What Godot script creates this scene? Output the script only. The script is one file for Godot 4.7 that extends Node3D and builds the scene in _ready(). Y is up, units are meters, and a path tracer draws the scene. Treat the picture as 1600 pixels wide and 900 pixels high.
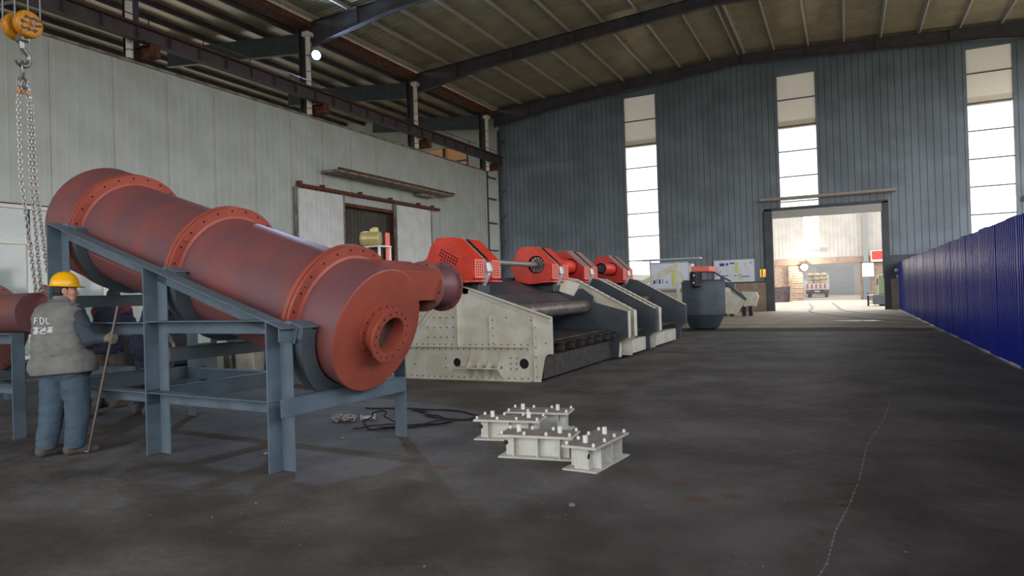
extends Node3D

# ---------------------------------------------------------------- helpers
var M := {}
var used := {}

func numbered(called: String) -> String:
	var n: int = used.get(called, 0)
	used[called] = n + 1
	return called if n == 0 else "%s_%03d" % [called, n]

func thing(called: String, label: String, category: String, xf := Transform3D(), group := "") -> Node3D:
	var o := Node3D.new()
	o.name = numbered(called)
	add_child(o)
	o.transform = xf
	tag(o, label, category, group)
	return o

func tag(o: Node, label: String, category: String, group := "") -> void:
	o.set_meta("label", label)
	o.set_meta("category", category)
	if group != "":
		o.set_meta("group", group)

func struct(o: Node, label: String, category: String) -> void:
	tag(o, label, category)
	o.set_meta("kind", "structure")

func stuff(o: Node) -> Node:
	o.set_meta("kind", "stuff")
	return o

func part(called: String, st, m: Material, parent: Node = self) -> MeshInstance3D:
	var o := MeshInstance3D.new()
	o.mesh = st.commit() if st is SurfaceTool else st
	o.material_override = m
	if parent == self:
		o.name = numbered(called)
		add_child(o)
	else:
		o.name = called
		parent.add_child(o, true)
	return o

func solo(called: String, st, m: Material, label: String, category: String, group := "") -> MeshInstance3D:
	var o := part(called, st, m)
	tag(o, label, category, group)
	return o

func copy(root: Node3D, xf: Transform3D, label := "", called := "") -> Node3D:
	var base: String = called if called != "" else root.get_meta("stem")
	var r: Node3D = root.duplicate()
	r.name = numbered(base)
	add_child(r)
	r.transform = xf
	if label != "":
		r.set_meta("label", label)
	return r

func mb() -> SurfaceTool:
	var st := SurfaceTool.new()
	st.begin(Mesh.PRIMITIVE_TRIANGLES)
	return st

func tri(st: SurfaceTool, a: Vector3, b: Vector3, c: Vector3) -> void:   # counter-clockwise seen from outside
	st.set_normal((b - a).cross(c - a).normalized())
	st.add_vertex(a)
	st.add_vertex(c)
	st.add_vertex(b)

func quad(st: SurfaceTool, a: Vector3, b: Vector3, c: Vector3, d: Vector3) -> void:
	var n := (c - a).cross(d - b).normalized()
	for v: Vector3 in [a, c, b, a, d, c]:
		st.set_normal(n)
		st.add_vertex(v)

func squad(st: SurfaceTool, p: Array, n: Array) -> void:   # smooth quad
	for i: int in [0, 2, 1, 0, 3, 2]:
		st.set_normal(n[i])
		st.add_vertex(p[i])

func bx(st: SurfaceTool, c: Vector3, s: Vector3, b := Basis(), ch := 0.0) -> void:
	var h := s * 0.5
	ch = minf(ch, minf(h.x, minf(h.y, h.z)) * 0.9)
	if ch <= 0.0:
		for ax in 3:
			for sg: float in [-1.0, 1.0]:
				var n := Vector3.ZERO
				n[ax] = sg
				var u := Vector3.ZERO
				u[(ax + 1) % 3] = 1.0
				var v := Vector3.ZERO
				v[(ax + 2) % 3] = 1.0
				if sg < 0.0:
					var t := u
					u = v
					v = t
				var o := n * h
				quad(st, c + b * (o - u * h - v * h), c + b * (o + u * h - v * h), c + b * (o + u * h + v * h), c + b * (o - u * h + v * h))
		return
	var k := h - Vector3(ch, ch, ch)
	for ax in 3:
		for sg: float in [-1.0, 1.0]:
			var a1 := (ax + 1) % 3
			var a2 := (ax + 2) % 3
			var q := []
			for w: Array in [[-1, -1], [1, -1], [1, 1], [-1, 1]]:
				var p := Vector3.ZERO
				p[ax] = sg * h[ax]
				p[a1] = w[0] * k[a1]
				p[a2] = w[1] * k[a2]
				q.append(c + b * p)
			if sg < 0:
				q.reverse()
			quad(st, q[0], q[1], q[2], q[3])
			for s2: float in [-1.0, 1.0]:   # edge between +sg ax and s2 a1
				var e := []
				for w2: float in [-1.0, 1.0]:
					var p1 := Vector3.ZERO
					p1[ax] = sg * h[ax]
					p1[a1] = s2 * k[a1]
					p1[a2] = w2 * k[a2]
					var p2 := Vector3.ZERO
					p2[ax] = sg * k[ax]
					p2[a1] = s2 * h[a1]
					p2[a2] = w2 * k[a2]
					e.append([c + b * p1, c + b * p2])
				if sg * s2 > 0:
					quad(st, e[0][0], e[0][1], e[1][1], e[1][0])
				else:
					quad(st, e[0][1], e[0][0], e[1][0], e[1][1])
	for i in 8:
		var s3 := Vector3(1 if i & 1 else -1, 1 if i & 2 else -1, 1 if i & 4 else -1)
		var pa := c + b * (s3 * Vector3(h.x, k.y, k.z))
		var pb := c + b * (s3 * Vector3(k.x, h.y, k.z))
		var pc := c + b * (s3 * Vector3(k.x, k.y, h.z))
		if s3.x * s3.y * s3.z > 0:
			tri(st, pa, pb, pc)
		else:
			tri(st, pa, pc, pb)

func box(lo: Vector3, hi: Vector3, ch := 0.0) -> SurfaceTool:
	var st := mb()
	bx(st, (lo + hi) * 0.5, (hi - lo).abs(), Basis(), ch)
	return st

func bb(st: SurfaceTool, lo: Vector3, hi: Vector3, ch := 0.0) -> void:
	bx(st, (lo + hi) * 0.5, (hi - lo).abs(), Basis(), ch)

func frame_to(a: Vector3, b: Vector3, up := Vector3.UP) -> Basis:   # local y from a to b
	var y := (b - a).normalized()
	if absf(y.dot(up)) > 0.999:
		up = Vector3.FORWARD
	var x := y.cross(up).normalized()
	return Basis(x, y, x.cross(y))

func bar(st: SurfaceTool, a: Vector3, b: Vector3, w: float, d: float, up := Vector3.UP, ch := 0.0) -> void:
	# box between two points; w across, d along the "up" side
	var f := frame_to(a, b, up)
	bx(st, (a + b) * 0.5, Vector3(w, (b - a).length(), d), f, ch)

# solid of revolution: prof = [Vector2(along, radius)...] about local y of xf; smooth round, flat between
func lathe(st: SurfaceTool, prof: Array, xf := Transform3D(), seg := 24, closed := false, a0 := 0.0, a1 := TAU) -> void:
	var n := prof.size()
	var full := absf(a1 - a0 - TAU) < 0.001
	for i in (n if closed else n - 1):
		var p: Vector2 = prof[i]
		var q: Vector2 = prof[(i + 1) % n]
		var d := (q - p).normalized()
		var nr := d.x
		var ny := -d.y
		for j in seg:
			var t0 := a0 + (a1 - a0) * j / seg
			var t1 := a0 + (a1 - a0) * (j + 1) / seg
			var c0 := Vector3(cos(t0), 0, sin(t0))
			var c1 := Vector3(cos(t1), 0, sin(t1))
			var pts := [xf * (c0 * p.y + Vector3.UP * p.x), xf * (c0 * q.y + Vector3.UP * q.x), xf * (c1 * q.y + Vector3.UP * q.x), xf * (c1 * p.y + Vector3.UP * p.x)]
			var n0 := (xf.basis * (c0 * nr + Vector3.UP * ny)).normalized()
			var n1 := (xf.basis * (c1 * nr + Vector3.UP * ny)).normalized()
			squad(st, pts, [n0, n0, n1, n1])
	if not full and closed:
		for e: float in [a0, a1]:
			var cc := Vector3(cos(e), 0, sin(e))
			var poly := PackedVector2Array()
			for p: Vector2 in prof:
				poly.append(p)
			var ix := Geometry2D.triangulate_polygon(poly)
			for k in range(0, ix.size(), 3):
				var v := []
				for m in 3:
					var w: Vector2 = poly[ix[k + m]]
					v.append(xf * (cc * w.y + Vector3.UP * w.x))
				tri(st, v[0], v[1], v[2])
				tri(st, v[0], v[2], v[1])

func cyl(st: SurfaceTool, a: Vector3, b: Vector3, r0: float, r1 := -1.0, seg := 14, caps := true) -> void:
	if r1 < 0.0:
		r1 = r0
	var xf := Transform3D(frame_to(a, b), a)
	var l := (b - a).length()
	var pr := [Vector2(0, r0), Vector2(l, r1)]
	if caps:
		pr = [Vector2(0, 0.0), Vector2(0, r0), Vector2(l, r1), Vector2(l, 0.0)]
	lathe(st, pr, xf, seg)

func pipe(st: SurfaceTool, a: Vector3, b: Vector3, r: float, ri: float, seg := 20) -> void:   # hollow
	var xf := Transform3D(frame_to(a, b), a)
	var l := (b - a).length()
	lathe(st, [Vector2(0, ri), Vector2(0, r), Vector2(l, r), Vector2(l, ri)], xf, seg, true)

func tube(st: SurfaceTool, pts: Array, r: float, seg := 8, closed := false) -> void:
	var n := pts.size()
	var rings := []
	var prev := Vector3.ZERO
	for i in n:
		var a: Vector3 = pts[(i - 1 + n) % n] if closed or i > 0 else pts[i]
		var b: Vector3 = pts[(i + 1) % n] if closed or i < n - 1 else pts[i]
		var d := (b - a).normalized()
		var u: Vector3
		if prev == Vector3.ZERO:
			u = d.cross(Vector3.UP if absf(d.y) < 0.9 else Vector3.RIGHT).normalized()
		else:
			u = (prev - d * prev.dot(d)).normalized()
		prev = u
		var w := d.cross(u)
		var ring := []
		for j in seg:
			var t := TAU * j / seg
			ring.append(u * cos(t) + w * sin(t))
		rings.append(ring)
	for i in (n if closed else n - 1):
		var k := (i + 1) % n
		var off := 0
		if closed and k == 0:   # untwist
			var best := -2.0
			for o in seg:
				var dd: float = rings[i][0].dot(rings[0][o])
				if dd > best:
					best = dd
					off = o
		for j in seg:
			var j2 := (j + 1) % seg
			var ja := (j + off) % seg
			var jb := (j2 + off) % seg
			squad(st, [pts[i] + rings[i][j] * r, pts[i] + rings[i][j2] * r, pts[k] + rings[k][jb] * r, pts[k] + rings[k][ja] * r], [rings[i][j], rings[i][j2], rings[k][jb], rings[k][ja]])
	if not closed:
		for j in range(1, seg - 1):
			tri(st, pts[0] + rings[0][0] * r, pts[0] + rings[0][j + 1] * r, pts[0] + rings[0][j] * r)
			tri(st, pts[n - 1] + rings[n - 1][0] * r, pts[n - 1] + rings[n - 1][j] * r, pts[n - 1] + rings[n - 1][j + 1] * r)

func circle(c: Vector2, r: float, seg := 24) -> PackedVector2Array:
	var p := PackedVector2Array()
	for i in seg:
		p.append(c + Vector2(cos(TAU * i / seg), sin(TAU * i / seg)) * r)
	return p

# extrude a polygon (local xy) along local z from z0 to z1; holes cut right through
func prism(st: SurfaceTool, poly: PackedVector2Array, z0: float, z1: float, xf := Transform3D(), holes := []) -> void:
	var p := poly.duplicate()
	if Geometry2D.is_polygon_clockwise(p):
		p.reverse()
	var loops := [p]
	var face := p.duplicate()
	for h: PackedVector2Array in holes:
		var q := h.duplicate()
		if not Geometry2D.is_polygon_clockwise(q):
			q.reverse()
		loops.append(q)
		var best := 1e9
		var bi := 0
		var bj := 0
		for i in face.size():
			for j in q.size():
				var d := face[i].distance_squared_to(q[j])
				if d < best:
					best = d
					bi = i
					bj = j
		var f2 := PackedVector2Array()
		for i in bi + 1:
			f2.append(face[i])
		for j in q.size() + 1:
			f2.append(q[(bj + j) % q.size()])
		for i in range(bi, face.size()):
			f2.append(face[i])
		face = f2
	var ix := Geometry2D.triangulate_polygon(face)
	for k in range(0, ix.size(), 3):
		var a := face[ix[k]]
		var b := face[ix[k + 1]]
		var c := face[ix[k + 2]]
		if (b - a).cross(c - a) < 0:
			var t := b
			b = c
			c = t
		tri(st, xf * Vector3(a.x, a.y, z1), xf * Vector3(b.x, b.y, z1), xf * Vector3(c.x, c.y, z1))
		tri(st, xf * Vector3(a.x, a.y, z0), xf * Vector3(c.x, c.y, z0), xf * Vector3(b.x, b.y, z0))
	for lp: PackedVector2Array in loops:
		for i in lp.size():
			var a := lp[i]
			var b := lp[(i + 1) % lp.size()]
			quad(st, xf * Vector3(a.x, a.y, z0), xf * Vector3(b.x, b.y, z0), xf * Vector3(b.x, b.y, z1), xf * Vector3(a.x, a.y, z1))

func pv(a: Array) -> PackedVector2Array:
	var p := PackedVector2Array()
	for v: Array in a:
		p.append(Vector2(v[0], v[1]))
	return p

# profile (a polyline in local xy) extruded along local z, with thickness th
func strip_profile(pts: Array, th: float) -> PackedVector2Array:
	var up := PackedVector2Array()
	var dn := PackedVector2Array()
	for i in pts.size():
		var a: Vector2 = pts[maxi(i - 1, 0)]
		var b: Vector2 = pts[mini(i + 1, pts.size() - 1)]
		var n := (b - a).normalized().orthogonal()
		up.append(pts[i] + n * th * 0.5)
		dn.append(pts[i] - n * th * 0.5)
	dn.reverse()
	up.append_array(dn)
	return up

# corrugated sheet: width w along local x, height h along local y, n ribs towards +z, thickness th
func ribbed(w: float, h: float, n: int, depth: float, rw := 0.045, slope := 0.02) -> SurfaceTool:
	var st := mb()
	var pts := [Vector2(0, 0)]
	for i in n:
		var c := w * (i + 0.5) / n
		pts.append_array([Vector2(c - rw * 0.5 - slope, 0), Vector2(c - rw * 0.5, depth), Vector2(c + rw * 0.5, depth), Vector2(c + rw * 0.5 + slope, 0)])
	pts.append(Vector2(w, 0))
	for i in pts.size() - 1:
		var a: Vector2 = pts[i]
		var b: Vector2 = pts[i + 1]
		quad(st, Vector3(a.x, 0, a.y), Vector3(b.x, 0, b.y), Vector3(b.x, h, b.y), Vector3(a.x, h, a.y))
		quad(st, Vector3(a.x, h, a.y - 0.004), Vector3(b.x, h, b.y - 0.004), Vector3(b.x, 0, b.y - 0.004), Vector3(a.x, 0, a.y - 0.004))
	return st

func hexbolt(st: SurfaceTool, p: Vector3, n: Vector3, r: float, h: float) -> void:
	lathe(st, [Vector2(0, r), Vector2(h, r), Vector2(h, 0)], Transform3D(frame_to(p, p + n), p), 6)

# ---------------------------------------------------------------- materials
func noise_tex(sd: int, freq: float, c0: Color, c1: Color, oct := 5, size := 512, normal := false, lo := 0.3, hi := 0.7) -> NoiseTexture2D:
	var f := FastNoiseLite.new()
	f.seed = sd
	f.frequency = freq
	f.fractal_octaves = oct
	f.fractal_gain = 0.62 if oct > 6 else 0.5
	f.noise_type = FastNoiseLite.TYPE_SIMPLEX_SMOOTH
	var t := NoiseTexture2D.new()
	t.width = size
	t.height = size
	t.seamless = true
	t.noise = f
	if normal:
		t.as_normal_map = true
		t.bump_strength = 4.0
	else:
		var g := Gradient.new()
		g.set_color(0, c0)
		g.set_color(1, c1)
		g.set_offset(0, lo)
		g.set_offset(1, hi)
		t.color_ramp = g
	return t

func mat(key: String, c: Color, rough := 0.6, metal := 0.0, tex: Texture2D = null, scale := 1.0, nrm: Texture2D = null, ns := 0.3) -> StandardMaterial3D:
	var m := StandardMaterial3D.new()
	m.resource_name = key
	m.albedo_color = c
	m.roughness = rough
	m.metallic = metal
	m.cull_mode = BaseMaterial3D.CULL_DISABLED
	if tex or nrm:
		m.uv1_triplanar = true
		m.uv1_world_triplanar = true
		m.uv1_scale = Vector3.ONE * scale
	if tex:
		m.albedo_texture = tex
	if nrm:
		m.normal_enabled = true
		m.normal_texture = nrm
		m.normal_scale = ns
	M[key] = m
	return m

func g8(r: int, g: int, b: int) -> Color:
	return Color8(r, g, b)

func materials() -> void:
	var soft := noise_tex(3, 0.006, Color(0.90, 0.90, 0.90), Color(1, 1, 1), 5)
	var warm := noise_tex(8, 0.008, Color(0.945, 0.925, 0.89), Color(1, 1, 1), 5)
	var streak := noise_tex(11, 0.01, Color(0.955, 0.95, 0.94), Color(1, 1, 1), 4)
	var rusty := noise_tex(21, 0.012, Color(0.80, 0.70, 0.64), Color(1, 1, 1), 6)
	var purple := noise_tex(31, 0.007, Color(0.86, 0.94, 1.0), Color(1.0, 0.96, 0.92), 5)
	var fine := noise_tex(41, 0.05, Color.BLACK, Color.WHITE, 4, 512, true)
	var broad := noise_tex(43, 0.012, Color.BLACK, Color.WHITE, 4, 512, true)
	var flo := noise_tex(51, 0.004, Color(0.73, 0.71, 0.695), Color(1, 1, 1), 8, 1024, false, 0.25, 0.75)
	var fln := noise_tex(53, 0.03, Color.BLACK, Color.WHITE, 6, 1024, true)
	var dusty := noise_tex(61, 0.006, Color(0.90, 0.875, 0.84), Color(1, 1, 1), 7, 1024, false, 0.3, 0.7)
	mat("floor", g8(104, 98, 93), 0.7, 0.0, flo, 0.16, fln, 0.4)
	mat("floor_far", g8(176, 160, 138), 0.8, 0.0, dusty, 0.12, fln, 0.15)  # warm light at the doorway is worked into this dusty colour
	mat("strip", g8(38, 38, 38), 0.8, 0.0, flo, 0.2)
	mat("chalk", g8(150, 146, 140), 0.9)
	mat("rust_dust", g8(110, 84, 66), 0.95)
	mat("wall_white", g8(188, 195, 192), 0.42, 0.0, streak, 0.12)
	mat("door_white", g8(222, 225, 228), 0.45, 0.0, streak, 0.2)
	mat("wall_blue", g8(122, 135, 146), 0.42, 0.0, soft, 0.12)
	mat("wall_dark", g8(74, 80, 86), 0.5, 0.0, soft, 0.3)
	mat("dado", g8(168, 152, 134), 0.8, 0.0, dusty, 0.2)
	mat("roof", g8(178, 168, 140), 0.26, 0.3, soft, 0.15)
	mat("purlin", g8(186, 184, 176), 0.35, 0.2)
	mat("steel_dark", g8(80, 76, 80), 0.55, 0.0, soft, 0.4)
	mat("crane_steel", g8(86, 77, 80), 0.55, 0.0, soft, 0.4)
	mat("rust", g8(112, 70, 56), 0.8, 0.1, rusty, 0.5)
	mat("pvc", g8(236, 230, 220), 0.5)
	mat("canopy", g8(150, 148, 142), 0.6, 0.0, rusty, 0.3)
	mat("shutter", g8(84, 77, 72), 0.6, 0.0, soft, 0.4)
	mat("roller", g8(190, 190, 186), 0.4, 0.1)
	mat("canopy_far", g8(160, 154, 146), 0.6)
	mat("drum_body", g8(126, 76, 76), 0.5, 0.0, purple, 0.45, broad, 0.12)
	mat("drum_face", g8(160, 76, 60), 0.5, 0.0, soft, 0.5)
	mat("drum_dark", g8(136, 84, 76), 0.6, 0.0, soft, 0.8)
	mat("bore", g8(96, 74, 66), 0.75, 0.0, rusty, 1.0)
	mat("hole", g8(40, 22, 20), 0.9)
	mat("stand", g8(98, 112, 122), 0.45, 0.0, soft, 0.6).metallic_specular = 0.28
	mat("stand_dark", g8(78, 88, 94), 0.5, 0.0, soft, 0.6)
	mat("cream", g8(224, 221, 207), 0.42, 0.0, warm, 0.5)
	mat("cream_base", g8(206, 206, 200), 0.42, 0.0, warm, 1.0)
	mat("dust_top", g8(150, 138, 128), 0.7, 0.0, dusty, 1.5)
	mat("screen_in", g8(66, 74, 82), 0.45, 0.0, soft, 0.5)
	mat("deck", g8(72, 70, 68), 0.6, 0.0, rusty, 0.8)
	mat("exciter", g8(222, 62, 40), 0.38, 0.0, soft, 0.6)
	mat("exciter_old", g8(186, 48, 46), 0.5, 0.0, warm, 0.8)
	mat("dust_red", g8(150, 118, 110), 0.8, 0.0, warm, 1.0)
	mat("grille", g8(236, 118, 98), 0.5)
	mat("cast", g8(186, 188, 190), 0.35, 0.25)
	mat("cast_dark", g8(70, 72, 74), 0.5, 0.4)
	mat("shaft", g8(150, 148, 142), 0.35, 0.5)
	mat("tube_steel", g8(142, 138, 134), 0.4, 0.5, rusty, 0.8)
	mat("black", g8(24, 24, 26), 0.7)
	mat("bolt", g8(120, 116, 104), 0.5, 0.4)
	mat("fence", g8(24, 44, 146), 0.32).metallic_specular = 0.26
	mat("fence_rail", g8(40, 46, 80), 0.5)
	mat("motor_gold", g8(190, 176, 122), 0.4, 0.2)
	mat("motor_blue", g8(50, 70, 130), 0.45)
	mat("motor_black", g8(34, 34, 38), 0.5)
	mat("tank", g8(86, 94, 102), 0.5, 0.0, soft, 0.6)
	mat("white_paint", g8(236, 234, 228), 0.5)
	mat("window_frame", g8(232, 232, 226), 0.5)
	mat("hook_yellow", g8(214, 148, 24), 0.4, 0.0, rusty, 6.0)
	mat("hook_dark", g8(70, 66, 54), 0.5, 0.2)
	mat("hook_steel", g8(130, 126, 122), 0.3, 0.6)
	mat("wire", g8(120, 122, 126), 0.4, 0.6)
	mat("chain", g8(176, 170, 168), 0.3, 0.5)
	mat("helmet", g8(240, 172, 14), 0.28)
	mat("skin", g8(190, 138, 116), 0.55)
	mat("hair", g8(26, 24, 24), 0.7)
	mat("vest", g8(118, 117, 112), 0.85, 0.0, soft, 2.0, broad, 0.3)
	mat("vest_dark", g8(98, 92, 84), 0.9)
	mat("sleeve", g8(56, 64, 74), 0.85, 0.0, soft, 2.0, broad, 0.3)
	mat("jeans", g8(68, 86, 101), 0.85, 0.0, warm, 2.0, broad, 0.3)
	mat("shoe", g8(88, 82, 76), 0.85, 0.0, soft, 4.0)
	mat("glove", g8(116, 106, 92), 0.95, 0.0, warm, 6.0)
	mat("print", g8(226, 228, 228), 0.7)
	mat("navy", g8(40, 44, 66), 0.85, 0.0, soft, 2.0)
	mat("mauve", g8(108, 102, 116), 0.85)
	mat("maroon", g8(130, 30, 44), 0.85)
	mat("brown_cloth", g8(84, 74, 64), 0.9, 0.0, soft, 2.0)
	mat("grey_cloth", g8(150, 142, 144), 0.85)
	mat("rod", g8(128, 118, 112), 0.4, 0.6)
	mat("cable", g8(22, 21, 21), 0.7)
	mat("board", g8(226, 232, 244), 0.4)
	mat("board_blue", g8(60, 60, 140), 0.5)
	mat("board_yellow", g8(226, 222, 120), 0.5)
	mat("board_red", g8(190, 70, 50), 0.5)
	mat("board_grey", g8(180, 186, 200), 0.5)
	mat("brass", g8(226, 176, 84), 0.22, 0.9)
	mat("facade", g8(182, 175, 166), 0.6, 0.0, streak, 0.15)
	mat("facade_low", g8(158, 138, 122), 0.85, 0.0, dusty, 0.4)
	mat("facade_steel", g8(138, 138, 134), 0.6)
	mat("red_sign", g8(226, 70, 60), 0.5)
	mat("truck_white", g8(230, 228, 222), 0.4)
	mat("truck_red", g8(200, 40, 34), 0.4)
	mat("sack", g8(206, 186, 150), 0.9, 0.0, warm, 1.5)
	mat("tyre", g8(30, 30, 30), 0.85)
	mat("machine_green", g8(150, 164, 128), 0.5)
	mat("machine_grey", g8(112, 118, 122), 0.5)
	mat("plate_brown", g8(88, 78, 74), 0.55, 0.1, rusty, 0.5)
	mat("door_blue", g8(120, 160, 186), 0.5)
	mat("rail_steel", g8(84, 76, 68), 0.7, 0.0)
	mat("stone", g8(120, 116, 110), 0.95)
	var gl := mat("glass", Color(0.75, 0.82, 0.82, 0.32), 0.06)
	gl.transparency = BaseMaterial3D.TRANSPARENCY_ALPHA
	var p1 := mat("pane_cream", Color(0.97, 0.94, 0.86, 0.84), 0.6)
	p1.backlight = Color(0.84, 0.78, 0.68)
	p1.transparency = BaseMaterial3D.TRANSPARENCY_ALPHA
	var p3 := mat("pane_amber", Color(0.95, 0.70, 0.38, 0.92), 0.6)
	p3.transparency = BaseMaterial3D.TRANSPARENCY_ALPHA
	p3.backlight = Color(0.95, 0.68, 0.36)
	var p2 := mat("pane_clear", Color(0.97, 0.97, 0.95, 0.25), 0.6)
	p2.transparency = BaseMaterial3D.TRANSPARENCY_ALPHA
	var gw := mat("lamp_glow", Color(1, 1, 1), 0.5)
	gw.emission_enabled = true
	gw.emission = Color(0.62, 0.8, 1.0)
	gw.emission_energy_multiplier = 12.0
	var gw2 := mat("lamp_warm", Color(1, 1, 1), 0.5)
	gw2.emission_enabled = true
	gw2.emission = Color(1.0, 0.95, 0.85)
	gw2.emission_energy_multiplier = 4.0
	var pd := mat("puddle", g8(60, 58, 54), 0.06)
	pd.metallic_specular = 0.8

# ---------------------------------------------------------------- the place
const ZB := -41.0      # back wall
const XW := -20.7      # white wall on the left
const XR := -4.9       # ridge
const XE := 11.0       # right wall
const ZF := 16.0       # wall behind the camera

func roof_y(x: float) -> float:
	return 14.72 - absf(x - XR) * 0.060

func shell() -> void:
	# floors
	var f := part("floor", box(Vector3(-46, -0.4, -22.5), Vector3(XE + 0.4, 0, ZF + 30)), M.floor)
	struct(f, "dark worn concrete floor of the workshop with dust and scuffs", "floor")
	var st := mb()
	var rng := RandomNumberGenerator.new()
	rng.seed = 4
	var prev := Vector3(0.28, 0.001, -9.9)
	var line := [Vector3(0.45, 0, -9.6), Vector3(0.32, 0, -8.2), Vector3(0.12, 0, -6.8), Vector3(0.05, 0, -5.7), Vector3(-0.02, 0, -5.0), Vector3(-0.1, 0, -4.4), Vector3(-0.13, 0, -3.9), Vector3(-0.2, 0, -3.5), Vector3(-0.27, 0, -3.0)]
	for i in line.size() - 1:
		for k in 7:
			var a: Vector3 = line[i].lerp(line[i + 1], k / 7.0)
			var b: Vector3 = line[i].lerp(line[i + 1], (k + 0.55 + rng.randf() * 0.3) / 7.0)
			var w := 0.003 + rng.randf() * 0.004
			quad(st, a + Vector3(-w, 0.0015, 0), a + Vector3(w, 0.0015, 0), b + Vector3(w, 0.0015, 0), b + Vector3(-w, 0.0015, 0))
	part("chalk_line", st, M.chalk, f)
	for q: Array in [[0.0, -5.55, 0.09], [-0.1, -5.0, 0.12], [-0.17, -4.35, 0.05], [-0.95, -4.75, 0.14], [-1.15, -5.1, 0.1], [-0.75, -4.9, 0.1], [-3.1, -4.9, 0.12]]:
		var s2 := mb()
		var c := Vector3(q[0], 0.002, q[1])
		for i in 14:
			var a0 := TAU * i / 14
			var a1 := TAU * (i + 1) / 14
			var r0: float = q[2] * (0.7 + 0.5 * sin(i * 2.7 + q[0] * 9.0) * 0.6)
			var r1: float = q[2] * (0.7 + 0.5 * sin((i + 1) % 14 * 2.7 + q[0] * 9.0) * 0.6)
			tri(s2, c, c + Vector3(cos(a1) * r1, 0, sin(a1) * r1 * 0.7), c + Vector3(cos(a0) * r0, 0, sin(a0) * r0 * 0.7))
		part("rust_stain", s2, M.rust_dust, f)
	st = mb()
	for i in 260:   # grit
		var p := Vector3(rng.randf_range(-4.5, 2.3), 0.003, -rng.randf_range(3.0, 14.0))
		var s := rng.randf_range(0.003, 0.011)
		bx(st, p, Vector3(s, s, s * 1.4), Basis(Vector3.UP, rng.randf() * 3.0), s * 0.3)
	stuff(part("grit", st, M.stone, f))
	var t1 := part("trim_1", box(Vector3(-46, -0.4, -25.1), Vector3(XE + 0.4, -0.03, -22.5)), M.strip)
	struct(t1, "dark sunken strip crossing the floor before the far door", "floor strip")
	st = mb()
	bb(st, Vector3(-20.7, -0.03, -25.12), Vector3(XE, 0.012, -25.0), 0.004)
	bb(st, Vector3(-20.7, -0.03, -22.6), Vector3(XE, 0.004, -22.5), 0.002)
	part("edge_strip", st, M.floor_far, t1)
	st = mb()
	bb(st, Vector3(-20.7, 0, -26.6), Vector3(XE, 0.006, -26.52))
	part("joint", st, M.strip, t1)
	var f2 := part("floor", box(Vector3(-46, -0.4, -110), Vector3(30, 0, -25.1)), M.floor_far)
	struct(f2, "pale dusty floor, warm light put into its colour, running out through the far doorway", "floor")
	# curved rails in the far floor
	for k in 2:
		st = mb()
		var pts := []
		var cps: Array = [Vector3(-2.6, 0, -57), Vector3(-1.9, 0, -46), Vector3(-1.6, 0, -38), Vector3(0.6, 0, -31), Vector3(2.3, 0, -28)] if k == 0 else [Vector3(-1.0, 0, -57), Vector3(-0.5, 0, -47), Vector3(-0.2, 0, -41), Vector3(0.9, 0, -35.5), Vector3(2.35, 0, -31.5)]
		for i in 25:
			var u := i / 24.0 * (cps.size() - 1)
			var j := mini(int(u), cps.size() - 2)
			var w := u - j
			pts.append(cps[j].cubic_interpolate(cps[j + 1], cps[maxi(j - 1, 0)], cps[mini(j + 2, cps.size() - 1)], w))
		for i in 24:
			for o: float in [-0.055, 0.0, 0.055]:
				var a: Vector3 = pts[i]
				var b: Vector3 = pts[i + 1]
				var sd := (b - a).cross(Vector3.UP).normalized() * o
				bar(st, a + sd, b + sd, 0.035, 0.012 if o != 0.0 else 0.006)
		solo("floor_rail", st, M.rail_steel, ["left curved track rail sunk in the pale floor by the doorway", "right curved track rail sunk in the pale floor by the doorway"][k], "rail", "track rails in the far floor")
	st = mb()
	var pud := PackedVector2Array()
	for i in 26:
		var a := TAU * i / 26
		pud.append(Vector2(cos(a) * (1.0 + 0.25 * sin(i * 3.3)), sin(a) * 0.45 * (1.0 + 0.35 * sin(i * 2.1))))
	prism(st, pud, 0, 0.004, Transform3D(Basis(Vector3(1, 0, 0), Vector3(0, 0, -1), Vector3(0, 1, 0)) , Vector3(0.35, 0.0, -29.3)))
	solo("puddle", st, M.puddle, "shiny wet puddle on the floor before the far doorway", "puddle")

	# roof over the hall
	var roof := Node3D.new()
	roof.name = "ceiling"
	add_child(roof)
	struct(roof, "dark ribbed metal roof on steel rafters and purlins", "ceiling")
	var ls := Vector2(XR - (XW - 0.4), (XR - (XW - 0.4)) * 0.060).length()
	var sheet := ribbed(0.82, ls, 4, 0.035, 0.05, 0.02).commit()
	var n := int((ZF + 0.5 - ZB) / 0.82) + 1
	for k in n:
		var z := ZB - 0.2 + 0.82 * k
		var dl := Vector3(XR - (XW - 0.4), 0.060 * (XR - (XW - 0.4)), 0).normalized()
		var o := part("roof_sheet", sheet, M.roof, roof)
		o.transform = Transform3D(Basis(Vector3(0, 0, 1), dl, Vector3(0, 0, 1).cross(dl)), Vector3(XW - 0.4, roof_y(XW - 0.4), z))
		var dr := Vector3(dl.x, -dl.y, 0)
		var o2 := part("roof_sheet", sheet, M.roof, roof)
		o2.transform = Transform3D(Basis(Vector3(0, 0, 1), dr, Vector3(0, 0, 1).cross(dr)), Vector3(XR, roof_y(XR), z))
	st = mb()   # outer skin closes the roof against light
	for sg: float in [-1.0, 1.0]:
		var x1 := XR + sg * 16.4
		bar(st, Vector3(XR, roof_y(XR) + 0.12, (ZF + ZB) * 0.5), Vector3(x1, roof_y(x1) + 0.12, (ZF + ZB) * 0.5), ZF - ZB + 1.4, 0.08)
	part("roof_light_seal", st, M.roof, roof)
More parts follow.
